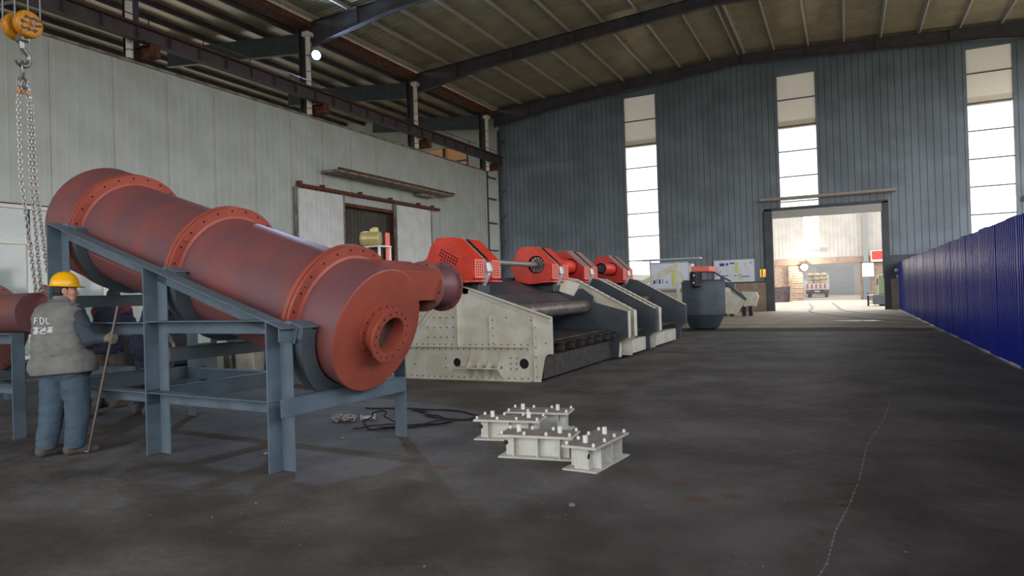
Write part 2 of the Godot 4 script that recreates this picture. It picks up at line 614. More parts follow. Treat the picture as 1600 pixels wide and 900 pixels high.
	for i in 19:
		var x := XR + (i - 9) * 1.72
		if i == 9:
			for e: float in [-0.16, 0.16]:
				part("purlin", box(Vector3(XR + e - 0.03, roof_y(XR) - 0.25, ZB), Vector3(XR + e + 0.03, roof_y(XR) - 0.02, ZF), 0.01), M.purlin, roof)
			continue
		st = mb()
		var y := roof_y(x) - 0.015
		bb(st, Vector3(x - 0.006, y - 0.2, ZB), Vector3(x + 0.006, y, ZF))
		bb(st, Vector3(x - 0.075, y - 0.012, ZB), Vector3(x, y, ZF))
		bb(st, Vector3(x, y - 0.2, ZB), Vector3(x + 0.075, y - 0.188, ZF))
		part("purlin", st, M.purlin, roof)
	for k in 8:
		var z := -39.5 + 8.2 * k - (0.75 if k == 0 else 0.0)
		if k == 0:
			z = -40.3
		st = mb()
		var half := [Vector2(XW, 12.5), Vector2(-16.6, 13.15), Vector2(XR, 13.98)]
		var top := [Vector2(XW, roof_y(XW) - 0.23), Vector2(XR, roof_y(XR) - 0.23)]
		for sg: float in [1.0, -1.0]:
			var a := []
			for v: Vector2 in half:
				a.append(Vector2(XR + (v.x - XR) * sg, v.y))
			var b := []
			for v: Vector2 in top:
				b.append(Vector2(XR + (v.x - XR) * sg, v.y))
			var poly := PackedVector2Array([a[0], a[1], a[2], b[1], b[0]])
			prism(st, poly, z - 0.007, z + 0.007)
			for i in 2:
				bar(st, Vector3(a[i].x, a[i].y, z), Vector3(a[i + 1].x, a[i + 1].y, z), 0.26, 0.016)
			bar(st, Vector3(b[0].x, b[0].y, z), Vector3(b[1].x, b[1].y, z), 0.26, 0.016)
			for i in 5:
				var x := XR + sg * (i * 3.3 + 0.02)
				var u := absf(x - XR)
				var yb := 13.98 - u * 0.0712 if u < 11.7 else 13.15 - (u - 11.7) * 0.158
				bb(st, Vector3(x - 0.008, yb, z - 0.12), Vector3(x + 0.008, roof_y(x) - 0.23, z + 0.12))
		part("rafter", st, M.steel_dark, roof)

	# back wall: ribbed blue grey sheets, three translucent strips, doorway
	var wb := Node3D.new()
	wb.name = "wall_back"
	add_child(wb)
	struct(wb, "far gable wall of vertical blue grey ribbed sheets", "wall")
	var wins := [[-12.0, -10.06, 1.7, 13.25], [-3.16, -1.22, 5.7, 13.12], [5.76, 7.66, 1.7, 13.0]]
	var xs := [XW, wins[0][0], wins[0][1], wins[1][0], wins[1][1], wins[2][0], wins[2][1], XE]
	var dl := -3.62
	var dr := 1.82
	var dh := 5.62
	for i in range(0, 8, 2):
		var w0: float = xs[i]
		var w1: float = xs[i + 1]
		var cnt := maxi(1, int(round((w1 - w0) / 0.96)))
		var w := (w1 - w0) / cnt
		for k in cnt:
			var x0 := w0 + w * k
			var xm := x0 + w * 0.5
			var y0 := 1.65
			if xm > dl - 0.1 and xm < dr + 0.1:
				y0 = dh
			var y1 := roof_y(xm) - 0.05
			var o := part("panel", ribbed(w, y1 - y0, 3, -0.02, 0.016, 0.008), M.wall_blue, wb)
			o.transform = Transform3D(Basis(Vector3(-1, 0, 0), Vector3.UP, Vector3(0, 0, -1)).rotated(Vector3.UP, PI), Vector3(x0, y0, ZB))
			st = mb()
			for r in 3:
				bb(st, Vector3(x0 + w * (r + 0.5) / 3.0 - 0.014, y0, ZB - 0.017), Vector3(x0 + w * (r + 0.5) / 3.0 + 0.014, y1, ZB - 0.012))
			stuff(part("joint", st, M.wall_dark, wb))
	st = mb()   # strips above and below the translucent bands, and the solid wall behind
	for v: Array in wins:
		bb(st, Vector3(v[0], v[3], ZB - 0.1), Vector3(v[1], 14.7, ZB + 0.01))
		if v[2] > 2.0:
			bb(st, Vector3(v[0], dh, ZB - 0.1), Vector3(v[1], v[2], ZB + 0.01))
		else:
			bb(st, Vector3(v[0], 0, ZB - 0.1), Vector3(v[1], v[2], ZB + 0.01))
	part("infill", st, M.wall_blue, wb)
	st = mb()
	for i in range(0, 8, 2):
		var w0: float = xs[i]
		var w1: float = xs[i + 1]
		if w0 < dl and w1 > dl - 6 and w1 < dr:
			bb(st, Vector3(w0, 0, ZB - 0.25), Vector3(dl, 14.6, ZB - 0.02))
			bb(st, Vector3(dl, dh, ZB - 0.25), Vector3(w1, 14.6, ZB - 0.02))
		elif w0 < dr and w1 > dr:
			bb(st, Vector3(dr, 0, ZB - 0.25), Vector3(w1, 14.6, ZB - 0.02))
			bb(st, Vector3(w0, dh, ZB - 0.25), Vector3(dr, 14.6, ZB - 0.02))
		else:
			bb(st, Vector3(w0, 0, ZB - 0.25), Vector3(w1, 14.6, ZB - 0.02))
	part("backing", st, M.wall_dark, wb)
	# dado and grey frame round the door
	for d: Array in [[XW, -12.0], [-12.0, dl - 0.42], [dr + 0.3, XE]]:
		part("dado", box(Vector3(d[0], 0, ZB), Vector3(d[1], 1.62, ZB + 0.08), 0.02), M.dado, wb)
	st = mb()
	bb(st, Vector3(dl - 0.42, 0, ZB - 0.26), Vector3(dl, dh + 0.1, ZB + 0.1), 0.01)
	bb(st, Vector3(dr, 0, ZB - 0.26), Vector3(dr + 0.3, dh + 0.1, ZB + 0.1), 0.01)
	bb(st, Vector3(dl - 0.42, dh, ZB - 0.26), Vector3(dr + 0.3, dh + 0.16, ZB + 0.1), 0.01)
	bb(st, Vector3(XW, 1.62, ZB), Vector3(dl - 0.42, 1.7, ZB + 0.09), 0.01)
	part("door_frame", st, M.wall_dark, wb)
	var dk := part("dark_panel", box(Vector3(dr + 0.3, 1.62, ZB + 0.03), Vector3(XE, 2.85, ZB + 0.06)), M.wall_dark, wb)
	dk.name = "lower_panel"
	# windows
	var rungs := [3.2, 4.68, 6.08, 7.47, 8.88, 10.27, 11.77]
	for i in 3:
		var v: Array = wins[i]
		var w := Node3D.new()
		w.name = "window_%d" % (i + 1)
		add_child(w)
		struct(w, ["tall translucent window strip above the red exciters on the far wall", "tall translucent window strip directly over the far doorway", "tall translucent window strip above the blue fence on the far wall"][i], "window")
		var ys := [v[2]]
		for r: float in rungs:
			if r > v[2] + 0.3:
				ys.append(r)
		ys.append(v[3])
		for k in ys.size() - 1:
			part("pane", box(Vector3(v[0], ys[k], ZB - 0.06), Vector3(v[1], ys[k + 1], ZB - 0.05)), M.pane_cream if ys[k] > 10.0 else M.pane_clear, w)
		for r: float in rungs:
			if r > v[2] + 0.3:
				var th := 0.03
				if r > 10.0 and r < 10.5:
					part("girt", box(Vector3(v[0], r - 0.02, ZB - 0.5), Vector3(v[1], r + 0.36, ZB - 0.2)), M.dado, w)  # stands in for the outside eave seen through the translucent sheets
				part("girt", box(Vector3(v[0], r - th, ZB - 0.045), Vector3(v[1], r + th, ZB - 0.0)), M.steel_dark, w)
	# canopy strip and rolled shutter over the doorway
	solo("door_canopy", box(Vector3(-4.2, 6.16, ZB + 0.03), Vector3(2.5, 6.3, ZB + 0.62), 0.02), M.canopy_far, "long flat canopy ledge above the far doorway", "canopy")
	var rs := Node3D.new()
	rs.name = "door_1"
	add_child(rs)
	struct(rs, "rolled-up grey metal shutter at the head of the far doorway", "roller door")
	for k in 4:
		st = mb()
		lathe(st, [Vector2(0, 0.07), Vector2(dr - dl, 0.07)], Transform3D(Basis(Vector3(0, 1, 0), Vector3(1, 0, 0), Vector3(0, 0, -1)), Vector3(dl, dh - 0.06 - 0.105 * k, ZB + 0.02)), 10)
		part("slat", st, M.roller, rs)

	# side and front walls of the hall (outside the picture), openings enlarged to admit more sky light
	var wr := Node3D.new()
	wr.name = "wall_right"
	add_child(wr)
	struct(wr, "unseen right side wall with window openings enlarged to let in sky light", "wall")
	part("lower_wall", box(Vector3(XE, 0, ZB), Vector3(XE + 0.3, 0.6, ZF)), M.wall_white, wr)
	part("upper_wall", box(Vector3(XE, 12.0, ZB), Vector3(XE + 0.3, 14.2, ZF)), M.wall_blue, wr)
	for k in 8:
		part("pier", box(Vector3(XE, 0.6, -40.9 + 8.1 * k - 0.3), Vector3(XE + 0.3, 12.0, -40.9 + 8.1 * k + 0.3)), M.wall_blue, wr)
	var wf := Node3D.new()
	wf.name = "wall_front"
	add_child(wf)
	struct(wf, "unseen front wall behind the viewer, entrance widened to let in sky light", "wall")
	part("left_pier", box(Vector3(-46, 0, ZF), Vector3(-20, 14.8, ZF + 0.3)), M.wall_white, wf)
	part("right_pier", box(Vector3(10, 0, ZF), Vector3(XE + 0.3, 14.8, ZF + 0.3)), M.wall_white, wf)
	part("header", box(Vector3(-20, 12.6, ZF), Vector3(10, 14.8, ZF + 0.3)), M.wall_white, wf)

func left_side() -> void:
	var st: SurfaceTool
	# white ribbed wall with window, gate opening
	var w := Node3D.new()
	w.name = "wall_left"
	add_child(w)
	struct(w, "long pale ribbed wall under the crane runway on the left", "wall")
	var z0 := -39.05
	var cnt := 57
	var zw := (ZF - z0) / cnt
	for k in cnt:
		var za := z0 + zw * k
		var zm := za + zw * 0.5
		var y0 := 0.0
		if zm > -28.95 and zm < -24.85:
			y0 = 5.82
		if zm > -13.6 and zm < -2.0:
			y0 = 4.36
		var o := part("panel", ribbed(zw, 9.36 - y0, 3, 0.02, 0.03, 0.012), M.wall_white, w)
		o.transform = Transform3D(Basis(Vector3(0, 0, -1), Vector3.UP, Vector3(1, 0, 0)), Vector3(XW, y0, za + zw))
		st = mb()
		bb(st, Vector3(XW - 0.08, y0, za), Vector3(XW - 0.005, 9.36, za + zw))
		part("backing", st, M.wall_white, w)
		if k % 2 == 0:
			part("joint", box(Vector3(XW - 0.002, y0, za - 0.006), Vector3(XW + 0.006, 9.34, za + 0.006)), M.canopy, w)
	part("capping", box(Vector3(XW - 0.14, 9.33, z0), Vector3(XW + 0.06, 9.42, ZF), 0.01), M.canopy, w)
	part("rust_flashing", box(Vector3(XW - 0.1, 4.3, -13.6), Vector3(XW + 0.03, 4.37, -2.0)), M.rust, w)
	# glazed band behind the drums
	var wn := Node3D.new()
	wn.name = "window_4"
	add_child(wn)
	struct(wn, "white framed glazed partition in the pale wall behind the chain", "window")
	st = mb()
	bb(st, Vector3(XW - 0.05, 4.22, -13.6), Vector3(XW + 0.06, 4.33, -2.0), 0.01)
	bb(st, Vector3(XW - 0.05, 3.22, -13.6), Vector3(XW + 0.06, 3.34, -2.0), 0.01)
	bb(st, Vector3(XW - 0.05, 0.0, -13.6), Vector3(XW + 0.06, 0.1, -2.0), 0.01)
	for z: float in [-13.6, -11.42, -9.4, -7.3, -5.0, -2.1]:
		bb(st, Vector3(XW - 0.05, 0.0, z), Vector3(XW + 0.06, 3.3 if z > -13.0 else 4.3, z + 0.12), 0.01)
	part("frame", st, M.window_frame, wn)
	for q: Array in [[-13.5, -11.4], [-11.3, -9.4], [-9.3, -7.3], [-7.2, -5.0], [-4.9, -2.1]]:
		part("pane", box(Vector3(XW - 0.01, 0.1, q[0]), Vector3(XW, 3.24, q[1])), M.glass, wn)
		part("pane", box(Vector3(XW - 0.01, 3.33, q[0]), Vector3(XW, 4.24, q[1])), M.glass, wn)
	var room := Node3D.new()
	room.name = "wall_office"
	add_child(room)
	struct(room, "pale inner wall seen through the glazed partition", "wall")
	part("inner_wall", box(Vector3(XW - 3.2, 0, -14.0), Vector3(XW - 3.0, 4.4, -1.5)), M.door_white, room)
	part("inner_ceiling", box(Vector3(XW - 3.2, 4.38, -14.0), Vector3(XW - 0.1, 4.5, -1.5)), M.door_white, room)
	part("end_wall", box(Vector3(XW - 3.2, 0, -14.0), Vector3(XW - 0.1, 4.4, -13.8)), M.door_white, room)
	part("end_wall", box(Vector3(XW - 3.2, 0, -1.7), Vector3(XW - 0.1, 4.4, -1.5)), M.door_white, room)
	# sliding gate
	for d: Array in [[-24.68, -21.72, "white sheet sliding door leaf at the left of the dark gateway"], [-32.0, -28.72, "white sheet sliding door leaf at the right of the dark gateway"]]:
		var l := thing("sliding_door", d[2], "sliding door", Transform3D(), "sliding gate leaves")
		var c2 := 5
		var pw: float = (d[1] - d[0]) / c2
		for k in c2:
			var o := part("panel", ribbed(pw, 6.1, 2, 0.02, 0.03, 0.012), M.door_white, l)
			o.transform = Transform3D(Basis(Vector3(0, 0, -1), Vector3.UP, Vector3(1, 0, 0)), Vector3(XW + 0.2, 0.06, d[0] + pw * (k + 1)))
		st = mb()
		bb(st, Vector3(XW + 0.08, 0.03, d[0]), Vector3(XW + 0.19, 6.18, d[1]), 0.01)
		part("backing", st, M.door_white, l)
		st = mb()
		bb(st, Vector3(XW + 0.07, 0.03, d[1] - 0.03), Vector3(XW + 0.24, 6.19, d[1] + 0.03))
		bb(st, Vector3(XW + 0.07, 0.03, d[0] - 0.03), Vector3(XW + 0.24, 6.19, d[0] + 0.03))
		part("edge_frame", st, M.canopy, l)
		part("top_rail", box(Vector3(XW + 0.07, 6.14, d[0]), Vector3(XW + 0.22, 6.19, d[1])), M.rust, l)
	var tr := thing("door_track", "rusty overhead track of the white sliding doors", "track")
	part("rail", box(Vector3(XW + 0.06, 6.2, -32.9), Vector3(XW + 0.26, 6.34, -21.85), 0.015), M.rust, tr)
	for z: float in [-22.0, -23.4, -26.0, -28.4, -30.9, -32.3]:
		part("bracket", box(Vector3(XW + 0.02, 6.3, z - 0.09), Vector3(XW + 0.2, 6.46, z + 0.09), 0.01), M.rust, tr)
	var ca := thing("wall_canopy", "pale flat canopy with rusty edge over the sliding doors", "canopy")
	part("slab", box(Vector3(XW + 0.02, 6.98, -33.2), Vector3(XW + 1.05, 7.1, -23.4), 0.02), M.canopy, ca)
	part("edge", box(Vector3(XW + 1.0, 7.06, -33.2), Vector3(XW + 1.07, 7.16, -23.4)), M.rust, ca)
	part("bracket", box(Vector3(XW + 0.02, 6.8, -31.9), Vector3(XW + 0.5, 6.98, -30.6), 0.01), M.canopy, ca)
	var gate := Node3D.new()
	gate.name = "door_2"
	add_child(gate)
	struct(gate, "dark brown ribbed shutter hanging in the gateway between the white doors", "shutter door")
	for k in 5:
		var o := part("panel", ribbed(0.83, 2.9, 3, 0.03, 0.05, 0.015), M.shutter, gate)
		o.transform = Transform3D(Basis(Vector3(0, 0, -1), Vector3.UP, Vector3(1, 0, 0)), Vector3(XW - 0.35, 3.0, -29.0 + 0.83 * (k + 1)))
	part("header", box(Vector3(XW - 0.3, 5.7, -29.0), Vector3(XW + 0.04, 5.86, -24.8), 0.01), M.rust, gate)
	part("post", box(Vector3(XW - 0.3, 0, -29.02), Vector3(XW + 0.05, 5.9, -28.88)), M.rust, gate)
	part("bottom_bar", box(Vector3(XW - 0.4, 2.9, -29.0), Vector3(XW - 0.3, 3.02, -24.85)), M.black, gate)
	# columns, pipes, crane runway
	for k in 7:
		var z := -39.5 + 8.2 * k
		st = mb()
		bb(st, Vector3(XW - 0.62, 0, z - 0.15), Vector3(XW - 0.6, 13.4, z + 0.15))
		bb(st, Vector3(XW - 0.22, 0, z - 0.15), Vector3(XW - 0.2, 13.4, z + 0.15))
		bb(st, Vector3(XW - 0.6, 0, z - 0.008), Vector3(XW - 0.22, 13.4, z + 0.008))
		var c := part("column", st, M.steel_dark)
		struct(c, "dark steel roof column standing behind the pale wall", "column")
	var spots := ["nearest the yellow hook", "left of the bright lamp", "third along from the hook", "by the far corner"]
	for k in 4:
		var z: float = [-14.55, -22.85, -31.1, -39.3][k] 
		st = mb()
		tube(st, [Vector3(XW + 0.0, 9.46, z + 0.0), Vector3(XW + 0.0, 12.9, z + 0.0)], 0.11, 12)
		var o := solo("downpipe", st, M.pvc, "white plastic rain downpipe on a roof column, " + spots[k], "downpipe", "rain downpipes under the valley gutter")
		part("hopper", box(Vector3(XW - 0.18, 12.85, z - 0.2), Vector3(XW + 0.18, 13.05, z + 0.2), 0.03), M.pvc, o)
		st = mb()
		for y: float in [9.7, 10.6, 11.3, 12.0]:
			lathe(st, [Vector2(0, 0.112), Vector2(0, 0.122), Vector2(0.04, 0.122), Vector2(0.04, 0.112)], Transform3D(Basis(), Vector3(XW + 0.0, y, z)), 12)
		stuff(part("clip", st, M.canopy, o))
	part("valley_gutter", box(Vector3(XW - 0.5, 13.3, ZB), Vector3(XW + 0.1, 13.55, ZF), 0.02), M.rust, $ceiling)
	var cr := thing("crane_runway", "long dark crane runway beam with rusty rail above the pale wall", "crane beam")
	st = mb()
	bb(st, Vector3(-20.24, 9.95, -40.4), Vector3(-20.22, 10.4, ZF))
	bb(st, Vector3(-20.38, 9.93, -40.4), Vector3(-20.08, 9.955, ZF))
	bb(st, Vector3(-20.4, 10.38, -40.4), Vector3(-20.06, 10.41, ZF))
	part("beam", st, M.crane_steel, cr)
	st = mb()
	bb(st, Vector3(-20.29, 10.41, -40.4), Vector3(-20.17, 10.47, ZF))
	bb(st, Vector3(-20.26, 10.47, -40.4), Vector3(-20.2, 10.53, ZF), 0.01)
	bb(st, Vector3(-20.42, 10.39, -40.4), Vector3(-20.04, 10.425, ZF))
	part("rail", st, M.rust, cr)
	for k in 44:
		var z := -40.2 + 1.17 * k
		part("stiffener", box(Vector3(-20.22, 9.95, z - 0.008), Vector3(-20.09, 10.39, z + 0.008)), M.crane_steel, cr)
	st = mb()
	tube(st, [Vector3(-20.08, 10.66, -40), Vector3(-20.08, 10.66, ZF)], 0.018, 6)
	for k in 26:
		bb(st, Vector3(-20.1, 10.4, -40 + 2.1 * k - 0.012), Vector3(-20.06, 10.66, -40 + 2.1 * k + 0.012))
	part("conductor_bar", st, M.steel_dark, cr)
	for k in 7:
		var z := -39.6 + 8.2 * k
		st = mb()
		bb(st, Vector3(XW - 0.2, 9.5, z - 0.17), Vector3(-20.02, 9.53, z + 0.17))
		bb(st, Vector3(XW - 0.2, 9.9, z - 0.17), Vector3(-20.02, 9.93, z + 0.17))
		bb(st, Vector3(XW - 0.2, 9.5, z - 0.01), Vector3(-20.05, 9.93, z + 0.01))
		bb(st, Vector3(-20.08, 9.5, z - 0.17), Vector3(-20.05, 9.93, z + 0.17))
		part("bracket", st, M.rust, cr)
	# corner girts past the end of the white wall
	var cg := thing("corner_bracing", "grey brackets and rails in the corner beyond the pale wall", "bracing")
	for y: float in [2.6, 4.3, 6.1, 7.7, 9.1]:
		part("rail", box(Vector3(XW - 0.25, y - 0.04, -40.6), Vector3(XW - 0.05, y + 0.04, -39.1), 0.01), M.stand_dark, cg)
	for y: float in [3.2, 4.9, 6.6, 8.3, 11.6]:
		st = mb()
		bb(st, Vector3(XW + 0.0, y, -40.9), Vector3(XW + 0.45, y + 0.05, -40.82))
		bar(st, Vector3(XW + 0.42, y, -40.85), Vector3(XW + 0.06, y - 0.42, -40.85), 0.04, 0.04)
		part("bracket", st, M.stand_dark, cg)
	st = mb()
	bb(st, Vector3(XW - 0.02, 0, -40.98), Vector3(XW + 0.06, 12.4, -40.75))
	part("post", st, M.stand_dark, cg)
	# the lower bay beyond the columns
	var nb := Node3D.new()
	nb.name = "wall_side_bay"
	add_child(nb)
	struct(nb, "dim neighbouring bay with dark purlins above the pale wall", "bay")
	part("end_wall", box(Vector3(-46, 0, ZB - 0.3), Vector3(-27.2, 16, ZB)), M.wall_white, nb)
	part("end_wall", box(Vector3(-23.1, 0, ZB - 0.3), Vector3(XW - 0.0, 16, ZB)), M.wall_white, nb)
	part("end_wall", box(Vector3(-27.2, 0, ZB - 0.3), Vector3(-23.1, 9.6, ZB)), M.wall_white, nb)
	part("end_wall", box(Vector3(-27.2, 11.75, ZB - 0.3), Vector3(-23.1, 16, ZB)), M.wall_white, nb)
	part("window_pane", box(Vector3(-27.2, 9.6, ZB - 0.2), Vector3(-23.1, 11.75, ZB - 0.18)), M.pane_amber, nb)
	st = mb()
	for x: float in [-27.2, -25.1, -23.18]:
		bb(st, Vector3(x - 0.04, 9.6, ZB - 0.17), Vector3(x + 0.06, 11.75, ZB + 0.02))
	bb(st, Vector3(-27.2, 10.7, ZB - 0.17), Vector3(-23.1, 10.78, ZB))
	part("window_frame", st, M.steel_dark, nb)
	part("side_wall", box(Vector3(-46.3, 0, ZB), Vector3(-46, 3, ZF)), M.wall_white, nb)  # open band above this wall added to light the bay roof
	part("side_wall", box(Vector3(-46.3, 12.5, ZB), Vector3(-46, 16.5, ZF)), M.wall_white, nb)
	st = mb()
	bar(st, Vector3(XW - 0.3, 13.45, (ZF + ZB) * 0.5), Vector3(-46, 15.9, (ZF + ZB) * 0.5), ZF - ZB + 0.5, 0.1)
	part("bay_roof", st, M.roof, nb)
	for i in 9:
		var x := XW - 1.0 - 1.7 * i
		var y := 13.45 + (XW - 0.3 - x) * 0.097
		part("purlin", box(Vector3(x - 0.05, y - 0.27, ZB), Vector3(x + 0.05, y - 0.05, ZF)), M.steel_dark, nb)
	for k in 7:
		var z := -39.5 + 8.2 * k
		st = mb()
		prism(st, pv([[XW - 0.6, 12.3], [-30, 13.2], [-30, 14.1], [XW - 0.6, 13.2]]), z - 0.01, z + 0.01)
		bar(st, Vector3(XW - 0.6, 12.3, z), Vector3(-30, 13.2, z), 0.24, 0.016)
		part("rafter", st, M.stand_dark, nb)
	# lamp
	var lp := thing("floodlight", "bright bluish floodlight burning on a roof column", "lamp", Transform3D(Basis(), Vector3(-20.25, 11.98, -22.85)))
	st = mb()
	var dirl := Vector3(0.86, -0.15, 0.49).normalized()
	lathe(st, [Vector2(-0.16, 0.0), Vector2(-0.16, 0.1), Vector2(0, 0.24), Vector2(0.02, 0.24), Vector2(0.02, 0.2)], Transform3D(frame_to(Vector3.ZERO, dirl), Vector3.ZERO), 20)
	part("housing", st, M.steel_dark, lp)
	st = mb()
	lathe(st, [Vector2(0.0, 0.2), Vector2(0.05, 0.16), Vector2(0.07, 0.0)], Transform3D(frame_to(Vector3.ZERO, dirl), Vector3.ZERO), 20)
	part("lens", st, M.lamp_glow, lp)
	st = mb()
	bar(st, -dirl * 0.12, Vector3(-0.12, 0.06, -0.28), 0.05, 0.05)
	bar(st, Vector3(-0.08, 0.06, -0.28), Vector3(-0.66, 0.06, -0.28), 0.05, 0.05)
	part("arm", st, M.steel_dark, lp)
	var sp := SpotLight3D.new()
	sp.name = "floodlight_beam"
	lp.add_child(sp)
	sp.position = dirl * 0.12
	sp.look_at_from_position(lp.position + dirl * 0.12, lp.position + dirl * 3.0)
	sp.light_color = Color(0.72, 0.84, 1.0)
	sp.light_energy = 60.0
	sp.light_size = 0.2
	sp.spot_range = 60.0
	sp.spot_angle = 75.0
	sp.spot_attenuation = 2.0
	sp.shadow_enabled = true

func fence() -> void:
	var f := thing("fence", "long blue corrugated sheet fence along the right side", "fence")
	var sheet := ribbed(0.86, 2.43, 6, 0.028, 0.04, 0.028).commit()
	for k in 52:
		var o := part("sheet", sheet, M.fence, f)
		var dy := 0.012 * sin(k * 2.3)
		o.transform = Transform3D(Basis(Vector3(0, 0, 1), Vector3.UP, Vector3(-1, 0, 0)), Vector3(2.5 + 0.008 * sin(k * 1.7), 0.02 + dy, -40.9 + 0.86 * k))
	for y: float in [0.35, 1.25, 2.15]:
		part("rail", box(Vector3(2.53, y - 0.03, -40.8), Vector3(2.58, y + 0.03, 3.8)), M.fence_rail, f)
	for k in 16:
		part("post", box(Vector3(2.58, 0, -40.6 + 2.9 * k), Vector3(2.65, 2.35, -40.53 + 2.9 * k)), M.fence_rail, f)
	var c := thing("site_cabin", "pale cabin roof corner showing over the blue fence", "cabin", Transform3D(Basis(), Vector3(5.6, 0, -22.5)))
	part("body", box(Vector3(-0.6, 0, -2), Vector3(2.6, 3.7, 2), 0.02), M.white_paint, c)
	part("roof", box(Vector3(-0.9, 3.7, -2.3), Vector3(2.9, 3.85, 2.3), 0.02), M.canopy, c)

# ---------------------------------------------------------------- red drums on grey stands
const TILT := 0.302

func ell(st: SurfaceTool, p: Vector3, h: float, w: float, fx: float, fz: float, t := 0.014) -> void:
	# L section post from p upwards: one leaf along x (sign fx), one along z (sign fz)
	bb(st, p + Vector3(0, 0, -t * 0.5), p + Vector3(w * fx, h, t * 0.5), 0.003)
	bb(st, p + Vector3(-t * 0.5, 0, 0), p + Vector3(t * 0.5, h, w * fz), 0.003)

func make_stand(xf: Transform3D, label: String) -> Node3D:
	var s := thing("drum_stand", label, "stand", xf, "grey drum stands")
	var W := -1.49
	var legx := [0.0, -1.69, -3.4]
	var legh := [1.27, 1.80, 2.355]
	for i in 3:
		var st := mb()
		ell(st, Vector3(legx[i], 0, 0), legh[i], 0.15, 1.0, 1.0)
		part("leg", st, M.stand, s)
		st = mb()
		ell(st, Vector3(legx[i], 0, W), legh[i], 0.15, 1.0, -1.0)
		part("leg", st, M.stand, s)
	for side in 2:
		var z := 0.0 if side == 0 else W
		var sg := 1.0 if side == 0 else -1.0
		# sloping rail
		var st := mb()
		var a := Vector3(0.2, 1.28 - 0.2 * 0.318, z)
		var b := Vector3(-3.42, 1.28 + 3.42 * 0.318, z)
		bar(st, a + Vector3(0, -0.006, sg * 0.07), b + Vector3(0, -0.006, sg * 0.07), 0.16, 0.014, Vector3.UP, 0.003)
		bar(st, a + Vector3(0, -0.075, 0), b + Vector3(0, -0.075, 0), 0.014, 0.135, Vector3.UP, 0.003)
		part("sloping_rail", st, M.stand, s)
		for q: Array in [[1.275, -3.4, -1.69], [1.285, -1.69, 0.0], [0.605, -3.4, -1.69], [0.605, -1.69, 0.0]]:
			st = mb()
			bb(st, Vector3(q[1] + 0.008, q[0] - 0.012, z), Vector3(q[2] + 0.02, q[0], z + sg * 0.14), 0.003)
			bb(st, Vector3(q[1] + 0.15, q[0] - 0.125, z - 0.007), Vector3(q[2], q[0] - 0.012, z + 0.007), 0.003)
			part("side_beam", st, M.stand, s)
	for i in 3:
		var x: float = legx[i]
		var st := mb()
		var f := 0.15 if i == 0 else 0.0
		bb(st, Vector3(x + f - 0.007, 0.475, W), Vector3(x + f + 0.007, 0.625, 0.14), 0.003)
		bb(st, Vector3(x + f - 0.1, 0.613, W), Vector3(x + f + 0.007, 0.627, 0.0), 0.003)
		part("cross_beam", st, M.stand, s)
		if i > 0:
			st = mb()
			var yt := 1.28 - (x + 0.19) * 0.318 - 0.74
			bb(st, Vector3(x + 0.15, yt - 0.13, W), Vector3(x + 0.164, yt, 0.0), 0.003)
			bb(st, Vector3(x + 0.05, yt - 0.012, W), Vector3(x + 0.164, yt + 0.002, 0.0), 0.003)
			part("cross_beam", st, M.stand_dark, s)
	# end plate beside the front leg top
	var st2 := mb()
	bb(st2, Vector3(0.15, 1.10, -0.1), Vector3(0.165, 1.23, 0.15), 0.003)
	part("end_plate", st2, M.stand, s)
	st2 = mb()
	bb(st2, Vector3(0.15, 1.10, W - 0.15), Vector3(0.165, 1.23, W + 0.1), 0.003)
	part("end_plate", st2, M.stand, s)
	# saddles
	for i in 3:
		var x: float = legx[i] + 0.19
		var c := Vector3(x, 1.28 - x * 0.318 + 0.01, W * 0.5)
		var ax := Vector3(cos(TILT), -sin(TILT), 0)
		var fr := Basis(ax.cross(Vector3(0, 0, 1)).normalized() * 1.0, ax, Vector3.ZERO)
		fr.x = Vector3(sin(TILT), cos(TILT), 0)   # up
		fr.z = fr.x.cross(fr.y)
		var st := mb()
		lathe(st, [Vector2(-0.09, 0.59), Vector2(-0.09, 0.735), Vector2(0.09, 0.735), Vector2(0.09, 0.59)], Transform3D(fr, c), 26, true, PI * 0.5 + 0.02, PI * 1.5 - 0.02)
		part("saddle", st, M.stand_dark, s)
		for sg: float in [-1.0, 1.0]:
			st = mb()
			bx(st, c + fr.x * -0.05 + Vector3(0, 0, sg * 0.675), Vector3(0.11, 0.16, 0.12), Basis(fr.x, fr.y, fr.z), 0.004)
			bx(st, c + fr.x * 0.012 + Vector3(0, 0, sg * 0.66), Vector3(0.014, 0.19, 0.18), Basis(fr.x, fr.y, fr.z), 0.004)
			part("saddle_bracket", st, M.stand, s)
	return s

func bolt_ring(st: SurfaceTool, xf: Transform3D, along: float, r: float, n: int, br: float, h: float, ph := 0.0) -> void:
	for i in n:
		var t := TAU * i / n + ph
		var p := xf * Vector3(cos(t) * r, along, sin(t) * r)
		hexbolt(st, p, xf.basis.y, br, h)

